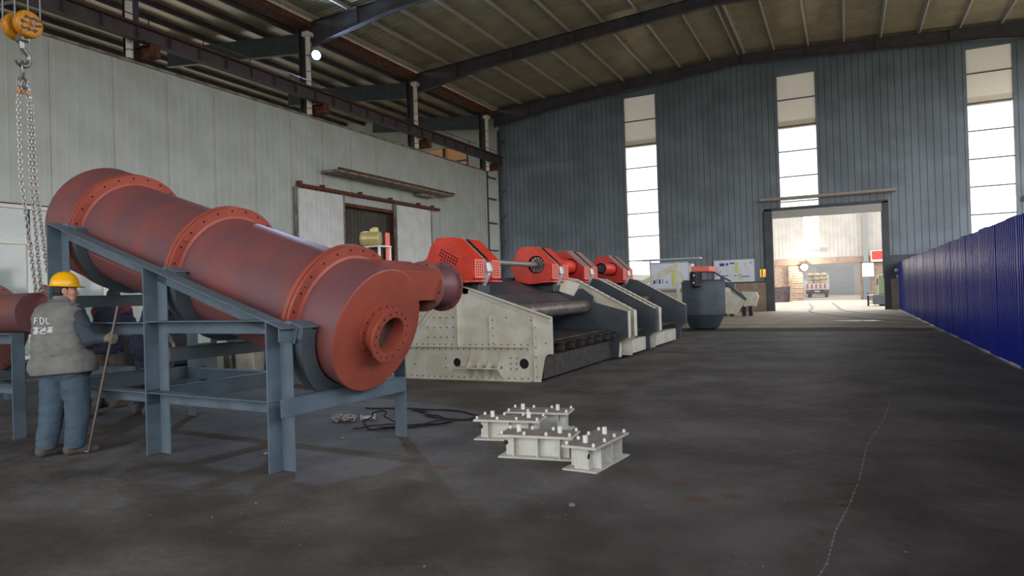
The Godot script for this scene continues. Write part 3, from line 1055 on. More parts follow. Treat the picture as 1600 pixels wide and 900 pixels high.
func make_drum(xf: Transform3D, label: String) -> Node3D:
	# local y runs down the drum axis, local x is "up"
	var d := thing("rotary_drum", label, "drum", xf, "red drums")
	var I := Transform3D()
	var st := mb()
	lathe(st, [Vector2(-3.22, 0.0), Vector2(-3.22, 0.58), Vector2(0.14, 0.58)], I, 64)
	part("shell", st, M.drum_body, d)
	st = mb()
	bb(st, Vector3(-0.237, -3.18, -0.5335), Vector3(-0.228, 0.12, -0.52))
	for q: float in [-0.24]:
		bb(st, Vector3(q - 0.004, -3.15, 0.52), Vector3(q + 0.004, 0.1, 0.5335))
	part("weld_seam", st, M.drum_dark, d)
	st = mb()
	lathe(st, [Vector2(-3.78, 0.0), Vector2(-3.78, 0.66), Vector2(-3.74, 0.675), Vector2(-3.28, 0.675)], I, 64)
	part("hood", st, M.drum_body, d)
	for t: float in [-3.222, -1.494, 0.171]:
		st = mb()
		lathe(st, [Vector2(t - 0.05, 0.575), Vector2(t - 0.05, 0.693), Vector2(t - 0.006, 0.693), Vector2(t - 0.006, 0.684), Vector2(t + 0.006, 0.684), Vector2(t + 0.006, 0.693), Vector2(t + 0.04, 0.693), Vector2(t + 0.04, 0.602), Vector2(t + 0.055, 0.58)], I, 64)
		var fl := part("flange", st, M.drum_face, d)
		st = mb()
		bolt_ring(st, I, t + 0.04, 0.655, 24, 0.0125, 0.002, 0.1)
		stuff(part("bolt_holes", st, M.hole, fl))
		st = mb()
		for k: float in [3.45, 3.0, 5.2]:
			hexbolt(st, Vector3(cos(k) * 0.652, t + 0.04, sin(k) * 0.652), Vector3.UP, 0.014, 0.025)
		stuff(part("bolts", st, M.drum_dark, fl))
	st = mb()
	lathe(st, [Vector2(0.21, 0.58), Vector2(0.648, 0.58)], I, 64)
	part("end_casing", st, M.drum_body, d)
	# end plate with tangential scroll outline
	st = mb()
	lathe(st, [Vector2(0.635, 0.578), Vector2(0.648, 0.583), Vector2(0.652, 0.575), Vector2(0.652, 0.0)], I, 64)
	part("end_plate", st, M.drum_face, d)
	# outlet duct: leaves the top of the casing going to -z side (local z)
	var zs := 1.0
	st = mb()
	bb(st, Vector3(0.28, 0.22, zs * 0.05), Vector3(0.578, 0.648, zs * 0.80), 0.004)
	part("outlet_duct", st, M.drum_face, d)
	var oc := Vector3(0.37, 0.44, zs * 0.80)
	var ox := Transform3D(frame_to(oc, oc + Vector3(0, 0, zs)), oc)
	st = mb()
	lathe(st, [Vector2(0, 0.12), Vector2(0, 0.26), Vector2(0.022, 0.26), Vector2(0.022, 0.12)], ox, 40, true)
	lathe(st, [Vector2(0.026, 0.12), Vector2(0.026, 0.26), Vector2(0.04, 0.26), Vector2(0.04, 0.12)], ox, 40, true)
	var of := part("outlet_flange", st, M.drum_dark, d)
	st = mb()
	bolt_ring(st, ox, 0.04, 0.232, 12, 0.012, 0.012)
	for i in 12:
		var t := TAU * i / 12
		hexbolt(st, ox * Vector3(cos(t) * 0.232, 0, sin(t) * 0.232), -ox.basis.y, 0.011, 0.003)
	stuff(part("bolts", st, M.hole, of))
	st = mb()
	lathe(st, [Vector2(0.04, 0.15), Vector2(0.12, 0.165), Vector2(0.36, 0.225), Vector2(0.36, 0.265), Vector2(0.375, 0.265), Vector2(0.375, 0.215), Vector2(0.12, 0.155), Vector2(0.04, 0.14)], ox, 40, true)
	var oco := part("outlet_cone", st, M.drum_body, d)
	st = mb()
	for i in 12:
		var t := TAU * (i + 0.5) / 12
		hexbolt(st, ox * Vector3(cos(t) * 0.245, 0.36, sin(t) * 0.245), -ox.basis.y, 0.009, 0.003)
	stuff(part("bolt_holes", st, M.hole, oco))
	# inlet
	st = mb()
	lathe(st, [Vector2(0.652, 0.17), Vector2(0.652, 0.265), Vector2(0.674, 0.265), Vector2(0.674, 0.205), Vector2(0.775, 0.205), Vector2(0.775, 0.255), Vector2(0.798, 0.255), Vector2(0.798, 0.172), Vector2(0.78, 0.17)], I, 48, true)
	var inl := part("inlet_flange", st, M.drum_face, d)
	st = mb()
	lathe(st, [Vector2(0.79, 0.171), Vector2(0.66, 0.171), Vector2(0.66, 0.0)], I, 40)
	part("bore", st, M.bore, inl)
	st = mb()
	bolt_ring(st, I, 0.798, 0.215, 16, 0.010, 0.002)
	bolt_ring(st, I, 0.674, 0.24, 16, 0.010, 0.002)
	stuff(part("bolt_holes", st, M.hole, inl))
	return d

func drums() -> void:
	var e := Vector3(0.998, 0, 0.0648).normalized()
	var back := Vector3(0.0648, 0, -0.998)
	var sx := Transform3D(Basis(e, Vector3.UP, e.cross(Vector3.UP)), Vector3(-4.35, 0, -4.36))
	var s := make_stand(sx, "grey angle-steel stand carrying the large tilted red drum")
	s.set_meta("stem", "drum_stand")
	var ax := Vector3(cos(TILT), -sin(TILT), 0.0)
	var axw := (sx.basis * ax).normalized()
	axw = Vector3(cos(TILT) * cos(0.044), -sin(TILT), cos(TILT) * sin(0.044))
	var upw := Vector3(sin(TILT), cos(TILT), 0)
	upw = (upw - axw * upw.dot(axw)).normalized()
	var dx := Transform3D(Basis(upw, axw, upw.cross(axw)), Vector3(-4.49, 1.334, -5.136))
	var d := make_drum(dx, "large red drum tilted down towards the viewer on the grey stand")
	d.set_meta("stem", "rotary_drum")
	# the second one, further left, only its right end in view
	var s2 := thing("drum_stand", "low grey stand at the left picture edge behind the man in grey", "stand", Transform3D(sx.basis, Vector3(-8.25, 0, -4.45)), "grey drum stands")
	for k in 3:
		for side in 2:
			var st := mb()
			ell(st, Vector3(-1.9 * k, 0, -1.49 * side), 1.16, 0.13, -1.0, 1.0 if side == 0 else -1.0)
			part("leg", st, M.stand, s2)
	for side in 2:
		var z := -1.49 * side
		var sg := 1.0 - 2.0 * side
		for y: float in [1.17, 0.605]:
			var st := mb()
			bb(st, Vector3(-3.8, y - 0.012, z), Vector3(0.01, y, z + sg * 0.14), 0.003)
			bb(st, Vector3(-3.8, y - 0.13, z - 0.007), Vector3(0, y - 0.012, z + 0.007), 0.003)
			part("side_beam", st, M.stand, s2)
	for k in 3:
		var st := mb()
		bb(st, Vector3(-1.9 * k - 0.007, 0.48, -1.49), Vector3(-1.9 * k + 0.007, 0.6, 0), 0.003)
		bb(st, Vector3(-1.9 * k - 0.1, 0.593, -1.49), Vector3(-1.9 * k, 0.605, 0), 0.003)
		part("cross_beam", st, M.stand_dark, s2)
	var sa := mb()
	lathe(sa, [Vector2(-0.06, 0.68), Vector2(-0.06, 0.78), Vector2(0.06, 0.78), Vector2(0.06, 0.68)], Transform3D(Basis(Vector3.UP, Vector3.RIGHT, Vector3.UP.cross(Vector3.RIGHT)), Vector3(-2.35, 1.18, -0.75)), 26, true, PI * 0.5, PI * 1.5)
	part("saddle", sa, M.stand_dark, s2)
	var d2 := thing("rotary_drum", "red drum with a narrow end barrel at the left edge behind the worker", "drum", Transform3D(Basis(Vector3.UP, Vector3.RIGHT, Vector3.UP.cross(Vector3.RIGHT)), Vector3(-10.8, 1.18, -5.2)), "red drums")
	sa = mb()
	lathe(sa, [Vector2(-2.6, 0), Vector2(-2.6, 0.58), Vector2(-0.02, 0.58)], Transform3D(), 48)
	part("shell", sa, M.drum_body, d2)
	sa = mb()
	lathe(sa, [Vector2(-0.05, 0.56), Vector2(-0.05, 0.675), Vector2(-0.006, 0.675), Vector2(-0.006, 0.665), Vector2(0.006, 0.665), Vector2(0.006, 0.675), Vector2(0.05, 0.675), Vector2(0.05, 0.6), Vector2(0.06, 0.3), Vector2(0.06, 0.0)], Transform3D(), 48)
	var f2 := part("flange", sa, M.drum_dark, d2)
	sa = mb()
	bolt_ring(sa, Transform3D(), 0.05, 0.64, 22, 0.010, 0.004)
	stuff(part("bolt_holes", sa, M.hole, f2))
	sa = mb()
	lathe(sa, [Vector2(0.05, 0.26), Vector2(1.45, 0.26), Vector2(1.45, 0.0)], Transform3D(Basis(), Vector3(0.2, 0, 0)), 36)
	part("end_barrel", sa, M.drum_body, d2)
	# brown plate and red chute behind the post
	var ch := thing("feed_chute", "red feed chute with a brown plate beside the hanging chain", "chute", Transform3D(Basis(Vector3.UP, 0.1), Vector3(-9.12, 1.05, -5.42)))
	var st := mb()
	bx(st, Vector3(0, 0.88, 0.1), Vector3(0.30, 0.36, 0.012), Basis(Vector3(0, 0, 1), -0.12), 0.003)
	part("plate", st, M.plate_brown, ch)
	st = mb()
	tube(st, [Vector3(-0.3, 0.66, 0.05), Vector3(-0.15, 0.62, 0.1), Vector3(0.0, 0.56, 0.1), Vector3(0.14, 0.53, 0.1)], 0.035, 8)
	tube(st, [Vector3(-0.3, 0.60, 0.08), Vector3(-0.1, 0.53, 0.12), Vector3(0.0, 0.49, 0.12), Vector3(0.14, 0.48, 0.1)], 0.02, 8)
	part("curved_rim", st, M.drum_dark, ch)
	st = mb()
	bb(st, Vector3(0.0, -0.2, 0.0), Vector3(0.14, 0.62, 0.05), 0.004)
	part("side_plate", st, M.drum_body, ch)
	st = mb()
	bb(st, Vector3(-0.3, 0.37, 0.08), Vector3(0.14, 0.42, 0.16), 0.004)
	part("bar", st, M.drum_body, ch)
	st = mb()
	bb(st, Vector3(-0.05, -1.05, -0.03), Vector3(0.03, -0.2, 0.05), 0.004)
	bb(st, Vector3(0.08, -1.05, -0.03), Vector3(0.14, -0.2, 0.05), 0.004)
	part("support", st, M.stand_dark, ch)

# ---------------------------------------------------------------- vibrating screens and boxes

func exciter(parent: Node3D, z: float, hub: int, old: bool) -> void:
	# housing pair on top of a side plate; profile in world x/y; 1 m deep along z, seat on the plate
	var red: Material = M.exciter_old if old else M.exciter
	var topm: Material = M.dust_red if old else M.exciter
	var ex := Node3D.new()
	ex.name = "exciter"
	parent.add_child(ex, true)
	var prof := pv([[-6.42, 1.98], [-6.3, 2.27], [-6.18, 2.41], [-5.91, 2.41], [-5.51, 2.03], [-5.5, 1.73], [-5.6, 1.66], [-6.0, 1.63], [-6.3, 1.7]])
	var holes := [circle(Vector2(-5.83, 2.03), 0.19, 24)] if hub > 0 else []
	for q: Array in [[z + 0.10, z + 0.49], [z - 0.49, z - 0.12]]:
		var st := mb()
		var xf := Transform3D()
		# shell: two end plates and the skin between them
		prism(st, prof, q[0], q[0] + 0.012, xf, holes if q[0] > z else [])
		prism(st, prof, q[1] - 0.012, q[1], xf, holes if q[0] > z else [])
		for i in prof.size():
			if i == 3 or i == 2:
				continue
			var a := prof[i]
			var b := prof[(i + 1) % prof.size()]
			bar(st, Vector3(a.x, a.y, (q[0] + q[1]) * 0.5), Vector3(b.x, b.y, (q[0] + q[1]) * 0.5), q[1] - q[0] + 0.012, 0.012, Vector3(0, 0, 1).cross(Vector3(b.x - a.x, b.y - a.y, 0)))
		part("housing", st, red, ex)
		st = mb()
		for i in [2, 3]:
			var a := prof[i]
			var b := prof[i + 1]
			bar(st, Vector3(a.x, a.y, (q[0] + q[1]) * 0.5), Vector3(b.x, b.y, (q[0] + q[1]) * 0.5), q[1] - q[0] + 0.012, 0.012, Vector3(0, 0, 1).cross(Vector3(b.x - a.x, b.y - a.y, 0)))
		part("top_cover", st, topm, ex)
		# grille with square openings
		st = mb()
		var w: float = q[1] - q[0] - 0.06
		var gh := []
		for r in 6:
			for c in 4:
				var cx := -w * 0.5 + w * (c + 0.5) / 4.0 * 0.8 + w * 0.1
				var cy := -0.11 + 0.044 * r
				gh.append(pv([[cx - 0.018, cy - 0.013], [cx + 0.018, cy - 0.013], [cx + 0.018, cy + 0.013], [cx - 0.018, cy + 0.013]]))
		var gx := Transform3D(Basis(Vector3(0, 0, -1), Vector3.UP, Vector3(1, 0, 0)), Vector3(-5.5, 1.88, (q[0] + q[1]) * 0.5))
		prism(st, pv([[-w * 0.5, -0.16], [w * 0.5, -0.16], [w * 0.5, 0.15], [-w * 0.5, 0.15]]), 0.012, 0.02, gx, gh)
		part("grille", st, M.grille, ex)
		st = mb()
		prism(st, pv([[-w * 0.45, -0.14], [w * 0.45, -0.14], [w * 0.45, 0.13], [-w * 0.45, 0.13]]), 0.008, 0.011, gx)
		part("grille_dark", st, M.black, ex)
		st = mb()
		bb(st, Vector3(-5.66, 1.655, q[0] - 0.01), Vector3(-5.46, 1.675, q[1] + 0.01), 0.004)
		part("lip", st, M.grille, ex)
		if not hub and q[0] > z:
			st = mb()
			for r in 5:
				for c in 7:
					if c - r > 4 or c + r * 0.6 < 0.8:
						continue
					var p := Vector3(-6.17 + 0.05 * c + 0.02 * r, 2.17 - 0.036 * c * 0.75 - 0.045 * (4 - r) + 0.04, q[1] + 0.001)
					bx(st, p, Vector3(0.034, 0.026, 0.004), Basis(Vector3(0, 0, 1), -0.75))
			stuff(part("vent_slots", st, M.black, ex))
	# cast middle frame, with bolted ribs
	var st2 := mb()
	prism(st2, pv([[-6.36, 1.98], [-6.25, 2.25], [-6.15, 2.38], [-5.93, 2.38], [-5.53, 2.01], [-5.47, 1.9], [-5.49, 1.72], [-5.6, 1.62], [-5.7, 1.5], [-6.3, 1.5]]), z - 0.04, z + 0.09)
	part("casting", st2, M.cast, ex)
	st2 = mb()
	for i in 9:
		var u := i / 8.0
		var p := Vector3(lerpf(-5.95, -5.56, u), lerpf(2.4, 2.04, u), z + 0.02)
		hexbolt(st2, p + Vector3(0, 0, 0.05), Vector3(0.7, 0.7, 0), 0.02, 0.035)
		hexbolt(st2, p - Vector3(0, 0, 0.03), Vector3(0.7, 0.7, 0), 0.016, 0.02)
	bx(st2, Vector3(-5.46, 1.9, z + 0.02), Vector3(0.08, 0.2, 0.15), Basis(Vector3(0, 0, 1), 0.2), 0.03)
	bx(st2, Vector3(-5.52, 1.7, z + 0.02), Vector3(0.08, 0.25, 0.1), Basis(Vector3(0, 0, 1), -0.5), 0.02)
	stuff(part("bolts", st2, M.cast, ex))
	st2 = mb()
	prism(st2, pv([[-5.95, 2.403], [-5.92, 2.42], [-5.55, 2.07], [-5.57, 2.05]]), z - 0.115, z - 0.085)
	part("gap_seal", st2, M.black, ex)
	st2 = mb()
	bx(st2, Vector3(-5.95, 1.53, z), Vector3(0.8, 0.2, 0.4), Basis(), 0.03)
	for k in 6:
		hexbolt(st2, Vector3(-6.25 + 0.12 * k, 1.6, z + 0.2), Vector3(0, 0.4, 1), 0.03, 0.05)
	part("seat", st2, M.cast_dark, ex)
	if hub == 1:     # star coupling
		st2 = mb()
		cyl(st2, Vector3(-5.83, 2.03, z + 0.30), Vector3(-5.83, 2.03, z + 0.44), 0.16, -1, 20)
		for k in 12:
			var t := TAU * k / 12
			bx(st2, Vector3(-5.83 + cos(t) * 0.12, 2.03 + sin(t) * 0.12, z + 0.46), Vector3(0.11, 0.025, 0.05), Basis(Vector3(0, 0, 1), t + 0.5), 0.006)
		cyl(st2, Vector3(-5.83, 2.03, z + 0.42), Vector3(-5.83, 2.03, z + 0.58), 0.06, -1, 14)
		part("coupling", st2, M.tube_steel, ex)
	elif hub == 2:   # tubular guard over the shaft stub
		st2 = mb()
		pipe(st2, Vector3(-5.83, 2.03, z + 0.3), Vector3(-5.83, 2.03, z + 1.35), 0.165, 0.15, 28)
		part("shaft_guard", st2, M.exciter, ex)
		st2 = mb()
		cyl(st2, Vector3(-5.83, 2.03, z + 0.5), Vector3(-5.83, 2.03, z + 1.2), 0.06, -1, 14)
		cyl(st2, Vector3(-5.83, 2.03, z + 1.15), Vector3(-5.83, 2.03, z + 1.3), 0.11, -1, 14)
		part("coupling", st2, M.cast_dark, ex)

func side_plate(parent: Node3D, prof: PackedVector2Array, z: float, inner: Material, outer: Material, holes := []) -> void:
	var st := mb()
	prism(st, prof, z - 0.006, z + 0.006, Transform3D(), holes)
	part("side_plate", st, inner, parent)
	st = mb()
	prism(st, prof, z - 0.022, z - 0.008, Transform3D(), holes)
	part("outer_skin", st, outer, parent)

func screens() -> void:
	var st: SurfaceTool
	# ---- first screen: plates at z -10.1 and -13.7
	var a := thing("vibrating_screen", "large cream vibrating screen nearest the red drum, its panel facing the viewer", "screen machine", Transform3D(), "vibrating screens")
	var arc := []
	for i in 6:
		var t := PI * 0.5 + PI * 0.5 * i / 5
		arc.append([-4.30 + cos(t) * 0.1, 0.35 + sin(t) * 0.1])
	var near := pv([[-9.6, 0.45], [-7.3, 0.02], [-4.47, 0.0]] + [[-4.40, 0.35]] + [[-4.37, 0.42], [-4.32, 0.45], [-4.24, 0.45], [-4.24, 1.04], [-5.81, 1.58], [-6.2, 1.66], [-6.45, 2.08], [-7.2, 1.92], [-9.6, 1.35]])
	var h1 := circle(Vector2(-6.03, 0.29), 0.075, 24)
	var h2 := circle(Vector2(-4.76, 0.29), 0.085, 24)
	var zf := -10.1
	st = mb()
	prism(st, near, zf - 0.014, zf, Transform3D(), [h1, h2])
	var sp := part("side_plate", st, M.cream, a)
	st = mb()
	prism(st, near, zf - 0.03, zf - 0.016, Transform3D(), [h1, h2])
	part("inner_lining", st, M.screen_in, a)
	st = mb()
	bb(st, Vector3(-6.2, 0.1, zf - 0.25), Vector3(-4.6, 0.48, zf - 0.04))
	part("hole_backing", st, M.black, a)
	# flanges, stiffeners on the plate
	var tl := Vector3(-5.81, 1.58, zf)
	var tr := Vector3(-4.24, 1.04, zf)
	st = mb()
	bar(st, tl + Vector3(0, 0, 0.045), tr + Vector3(0, 0, 0.045), 0.11, 0.016, Vector3.UP, 0.003)
	bar(st, tl + Vector3(0.05, -0.06, 0.008), tr + Vector3(-0.02, -0.05, 0.008), 0.014, 0.10, Vector3.UP, 0.003)
	part("top_flange", st, M.cream, a)
	st = mb()
	bar(st, Vector3(-7.5, 1.72, zf + 0.05), Vector3(-6.5, 2.1, zf + 0.05), 0.12, 0.02, Vector3.UP, 0.003)
	part("top_flange", st, M.cream, a)
	st = mb()
	bb(st, Vector3(-9.6, 0.0, zf), Vector3(-4.62, 0.012, zf + 0.09), 0.003)
	bb(st, Vector3(-7.25, 0.0, zf), Vector3(-4.62, 0.075, zf + 0.012), 0.003)
	part("bottom_flange", st, M.cream, a)
	st = mb()
	bb(st, Vector3(-7.4, 0.555, zf), Vector3(-4.66, 0.567, zf + 0.07), 0.003)
	bb(st, Vector3(-7.4, 0.5, zf), Vector3(-4.66, 0.556, zf + 0.012), 0.003)
	part("middle_rib", st, M.cream, a)
	for q: Array in [[-5.96, 0.57, 1.48, 0.09], [-5.36, 0.57, 1.08, 0.06], [-4.56, 0.0, 1.07, 0.05]]:
		st = mb()
		bb(st, Vector3(q[0], q[1], zf), Vector3(q[0] + 0.014, q[2], zf + q[3]), 0.003)
		bb(st, Vector3(q[0], q[1], zf), Vector3(q[0] + 0.09, q[2], zf + 0.014), 0.003)
		part("upright_rib", st, M.cream, a)
	st = mb()
	bar(st, Vector3(-7.2, 0.58, zf + 0.05), Vector3(-6.35, 1.45, zf + 0.05), 0.09, 0.016, Vector3(0, 0, 1), 0.003)
	bar(st, Vector3(-7.12, 0.58, zf + 0.012), Vector3(-6.27, 1.45, zf + 0.012), 0.016, 0.1, Vector3(0, 1, 0), 0.003)
	part("diagonal_rib", st, M.cream, a)
	# bracket shelf with gussets between the round holes
	st = mb()
	bb(st, Vector3(-5.98, 0.21, zf), Vector3(-5.15, 0.232, zf + 0.24), 0.003)
	part("bracket_shelf", st, M.cream, a)
	for k in 4:
		st = mb()
		prism(st, pv([[0, 0.228], [0.21, 0.228], [0.0, 0.5]]), 0, 0.014, Transform3D(Basis(Vector3(0, 0, 1), Vector3.UP, Vector3(-1, 0, 0)), Vector3(-5.72 + 0.19 * k, 0, zf)))
		prism(st, pv([[0, 0.21], [0.2, 0.21], [0.0, 0.03]]), 0, 0.014, Transform3D(Basis(Vector3(0, 0, 1), Vector3.UP, Vector3(-1, 0, 0)), Vector3(-5.72 + 0.19 * k, 0, zf)))
		part("gusset", st, M.cream, a)
	st = mb()
	for k in 22:
		hexbolt(st, Vector3(-7.2 + 0.12 * k, 0.60, zf), Vector3(0, 0, 1), 0.013, 0.014)
		hexbolt(st, Vector3(-7.2 + 0.12 * k, 0.525, zf + 0.012), Vector3(0, 0, 1), 0.013, 0.014)
		hexbolt(st, Vector3(-7.2 + 0.12 * k, 0.045, zf + 0.012), Vector3(0, 0, 1), 0.013, 0.014)
	for r in 4:
		for c in 5:
			var p := Vector3(-6.08 - 0.13 * c, 0.72 + 0.17 * r, zf)
			if p.x > -7.0 + (p.y - 0.58) * 0.95:
				hexbolt(st, p, Vector3(0, 0, 1), 0.013, 0.014)
	for k in 6:
		hexbolt(st, Vector3(-4.53, 0.08 + 0.16 * k, zf + 0.014), Vector3(0, 0, 1), 0.012, 0.014)
		hexbolt(st, Vector3(-5.31, 0.62 + 0.13 * mini(k, 3), zf + 0.014), Vector3(0, 0, 1), 0.012, 0.014)
		hexbolt(st, Vector3(-7.0 + 0.15 * k, 0.8 + 0.15 * k, zf + 0.05), Vector3(0, 0, 1), 0.013, 0.014)
		hexbolt(st, Vector3(-5.9 + 0.16 * k, 0.215, zf + 0.15), Vector3(0, 1, 0), 0.014, 0.045)
		hexbolt(st, Vector3(-5.0 + 0.11 * (k % 2), 0.2 + 0.09 * int(k / 2.0), zf), Vector3(0, 0, 1), 0.013, 0.014)
	for p: Array in [[-4.36, 0.63], [-4.4, 0.1], [-6.25, 0.36], [-6.25, 0.2], [-5.06, 1.05], [-4.62, 1.0], [-6.9, 0.25]]:
		hexbolt(st, Vector3(p[0], p[1], zf), Vector3(0, 0, 1), 0.013, 0.014)
	stuff(part("bolts", st, M.bolt, sp))
	st = mb()
	cyl(st, Vector3(-6.9, 1.25, zf + 0.001), Vector3(-6.9, 1.25, zf + 0.004), 0.03, -1, 12)
	part("plug", st, M.black, sp)
	# far plate: dark inside
	var far := pv([[-9.6, 0.5], [-7.3, 0.45], [-4.62, 0.40], [-4.6, 0.05], [-4.28, 0.05], [-4.25, 0.35], [-4.15, 0.45], [-4.06, 0.47], [-4.06, 1.0], [-4.79, 1.21], [-4.79, 1.33], [-5.02, 1.5], [-5.12, 1.5], [-5.25, 1.33], [-5.95, 1.56], [-6.2, 1.62], [-6.5, 1.7], [-9.6, 1.3]])
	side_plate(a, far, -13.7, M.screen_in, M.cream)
	st = mb()
	bb(st, Vector3(-4.062, 0.45, -13.88), Vector3(-4.05, 1.0, -13.7), 0.003)
	bb(st, Vector3(-4.3, 0.05, -13.88), Vector3(-4.27, 0.42, -13.7), 0.003)
	part("end_flange", st, M.cream, a)
	st = mb()   # bent cream cover plate on the far side
	bx(st, Vector3(-5.42, 1.55, -13.75), Vector3(0.5, 0.3, 0.02), Basis(Vector3(0, 0, 1), -0.3) * Basis(Vector3(1, 0, 0), -0.5), 0.004)
	part("cover_plate", st, M.cream, a)
	# cross members
	st = mb()
	tube(st, [Vector3(-5.0, 1.12, zf - 0.02), Vector3(-5.0, 1.12, -13.7)], 0.135, 24)
	part("cross_tube", st, M.tube_steel, a)
	st = mb()
	bb(st, Vector3(-6.6, 1.1, -13.68), Vector3(-6.4, 1.78, zf - 0.03), 0.01)
	bar(st, Vector3(-6.38, 1.72, (zf - 13.7) * 0.5), Vector3(-5.6, 1.42, (zf - 13.7) * 0.5), 3.55, 0.02)
	part("feed_plate", st, M.screen_in, a)
	st = mb()
	bar(st, Vector3(-5.6, 1.42, (zf - 13.7) * 0.5), Vector3(-5.25, 1.25, (zf - 13.7) * 0.5), 3.55, 0.03)
	part("backing_beam", st, M.steel_dark, a)
	for k in 7:
		st = mb()
		var z := -10.55 - 0.48 * k
		bb(st, Vector3(-9.0, 0.47, z - 0.006), Vector3(-4.22, 0.60, z + 0.006))
		bb(st, Vector3(-9.0, 0.6, z - 0.12), Vector3(-4.22, 0.612, z + 0.12))
		part("deck_rail", st, M.deck, a)
	st = mb()
	bb(st, Vector3(-9.0, 0.615, -13.68), Vector3(-4.5, 0.64, zf - 0.04))
	part("deck_plate", st, M.deck, a)
	st = mb()
	bb(st, Vector3(-4.62, 0.04, -13.68), Vector3(-4.42, 0.40, zf - 0.04), 0.01)
	part("discharge_beam", st, M.deck, a)
	exciter(a, -10.3, 0, false)
	exciter(a, -13.6, 1, false)
	st = mb()
	cyl(st, Vector3(-5.83, 2.03, -10.6), Vector3(-5.83, 2.03, -13.05), 0.055, -1, 18)
	part("drive_shaft", st, M.shaft, a)
	st = mb()
	tube(st, [Vector3(-5.05, 1.3, zf - 0.3), Vector3(-5.0, 1.25, zf - 0.32), Vector3(-4.98, 1.1, zf - 0.33)], 0.006, 6)
	part("wire", st, M.wire, a)
	# feed end standing behind the drum
	for k in 2:
		st = mb()
		bb(st, Vector3(-12.08 + 0.56 * k, 0, -10.6), Vector3(-11.88 + 0.86 * k, 0.62, -10.3), 0.01)
		part("foot", st, M.cream, a)
	st = mb()
	cyl(st, Vector3(-11.7, 0.05, -10.3), Vector3(-11.7, 0.55, -10.3), 0.09, -1, 16)
	bar(st, Vector3(-11.62, 0.6, -10.1), Vector3(-11.4, 0.0, -10.1), 0.03, 0.03)
	part("spring", st, M.tube_steel, a)
	st = mb()
	bb(st, Vector3(-12.4, 0.55, -13.6), Vector3(-9.6, 1.25, -10.4), 0.02)
	part("feed_box", st, M.screen_in, a)

	# ---- second and third: only inner far plates and flange strips show
	for k in 2:
		var zn: float = [-14.08, -16.0][k]
		var zb: float = [-15.6, -18.7][k]
		var xe: float = [-3.98, -3.93][k]
		var b := thing("vibrating_screen", ["dark sided vibrating screen in the middle of the row of three", "dark sided vibrating screen at the far end of the row beside the tank"][k], "screen machine", Transform3D(), "vibrating screens")
		var pr := pv([[-8.6, 0.5], [-7.0, 0.42], [-4.4 , 0.40], [-4.36, 0.06], [-4.1, 0.06], [xe - 0.14, 0.35], [xe - 0.05, 0.45], [xe, 0.47], [xe, 1.0], [xe - 1.3, 1.71], [-5.6, 1.78], [-6.4, 1.75], [-8.6, 1.4]])
		st = mb()
		prism(st, pr, zn - 0.014, zn)
		part("side_plate", st, M.cream, b)
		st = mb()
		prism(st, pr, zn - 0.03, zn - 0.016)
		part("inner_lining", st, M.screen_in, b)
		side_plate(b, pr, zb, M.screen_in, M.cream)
		for zz: float in [zn, zb]:
			var out := 0.13 if zz == zn else -0.13
			st = mb()
			bar(st, Vector3(xe, 1.0, zz + out * 0.5), Vector3(xe - 1.3, 1.71, zz + out * 0.5), 0.16, 0.014, Vector3.UP, 0.003)
			part("top_flange", st, M.cream, b)
			st = mb()
			bb(st, Vector3(xe - 0.012, 0.47, minf(zz, zz + out * 1.35)), Vector3(xe, 1.0, maxf(zz, zz + out * 1.35)), 0.003)
			part("end_flange", st, M.cream if zz == zn else M.screen_in, b)
			st = mb()
			for i in 11:
				var u := (i + 0.5) / 11.0
				hexbolt(st, Vector3(lerpf(xe, xe - 1.3, u), lerpf(1.008, 1.718, u), zz + out * 0.6), Vector3(0.48, 0.88, 0), 0.016, 0.016)
			stuff(part("bolts", st, M.bolt, b))
		st = mb()
		tube(st, [Vector3(-4.95, 1.18, zn), Vector3(-4.95, 1.18, zb)], 0.075, 20)
		part("cross_tube", st, M.tube_steel, b)
		st = mb()
		prism(st, pv([[-5.15, 1.2], [-4.75, 1.2], [-4.85, 1.42], [-5.0, 1.5], [-5.15, 1.4]]), zb + 0.05, zb + 0.08)
		part("tube_lug", st, M.screen_in, b)
		st = mb()
		bb(st, Vector3(-8.0, 0.5, zb + 0.02), Vector3(-4.25, 0.56, zn - 0.04))
		part("deck_plate", st, M.deck, b)
		for i in 4:
			st = mb()
			var z := lerpf(zn - 0.2, zb + 0.2, i / 3.0)
			bb(st, Vector3(-8.0, 0.40, z - 0.01), Vector3(-4.15, 0.5, z + 0.01))
			part("deck_rail", st, M.deck, b)
		st = mb()
		bb(st, Vector3(-4.38, 0.06, zb + 0.03), Vector3(-4.2, 0.36, zn - 0.04), 0.01)
		part("discharge_beam", st, M.cream, b)
		exciter(b, zb + 0.05, 2, true)
	# ---- motor on a white stand behind the first screen
	var m := thing("motor_stand", "brass coloured electric motor on a white frame behind the drum", "motor", Transform3D(Basis(Vector3.UP, 0.0), Vector3(-10.75, 0, -14.0)), "")
	st = mb()
	var mx := Transform3D(frame_to(Vector3(-0.32, 2.94, 0.12), Vector3(0.25, 2.94, -0.1)), Vector3(-0.26, 2.94, 0.1))
	lathe(st, [Vector2(-0.02, 0), Vector2(-0.02, 0.10), Vector2(-0.0, 0.16), Vector2(0.06, 0.185), Vector2(0.2, 0.185), Vector2(0.2, 0.17), Vector2(0.46, 0.17), Vector2(0.46, 0.18), Vector2(0.5, 0.16), Vector2(0.5, 0.0)], mx, 28)
	part("motor_body", st, M.motor_gold, m)
	st = mb()
	for i in 26:
		var t := TAU * i / 26
		bx(st, mx * Vector3(cos(t) * 0.175, 0.33, sin(t) * 0.175), Vector3(0.025, 0.25, 0.005), mx.basis * Basis(Vector3(0, -1, 0), t))
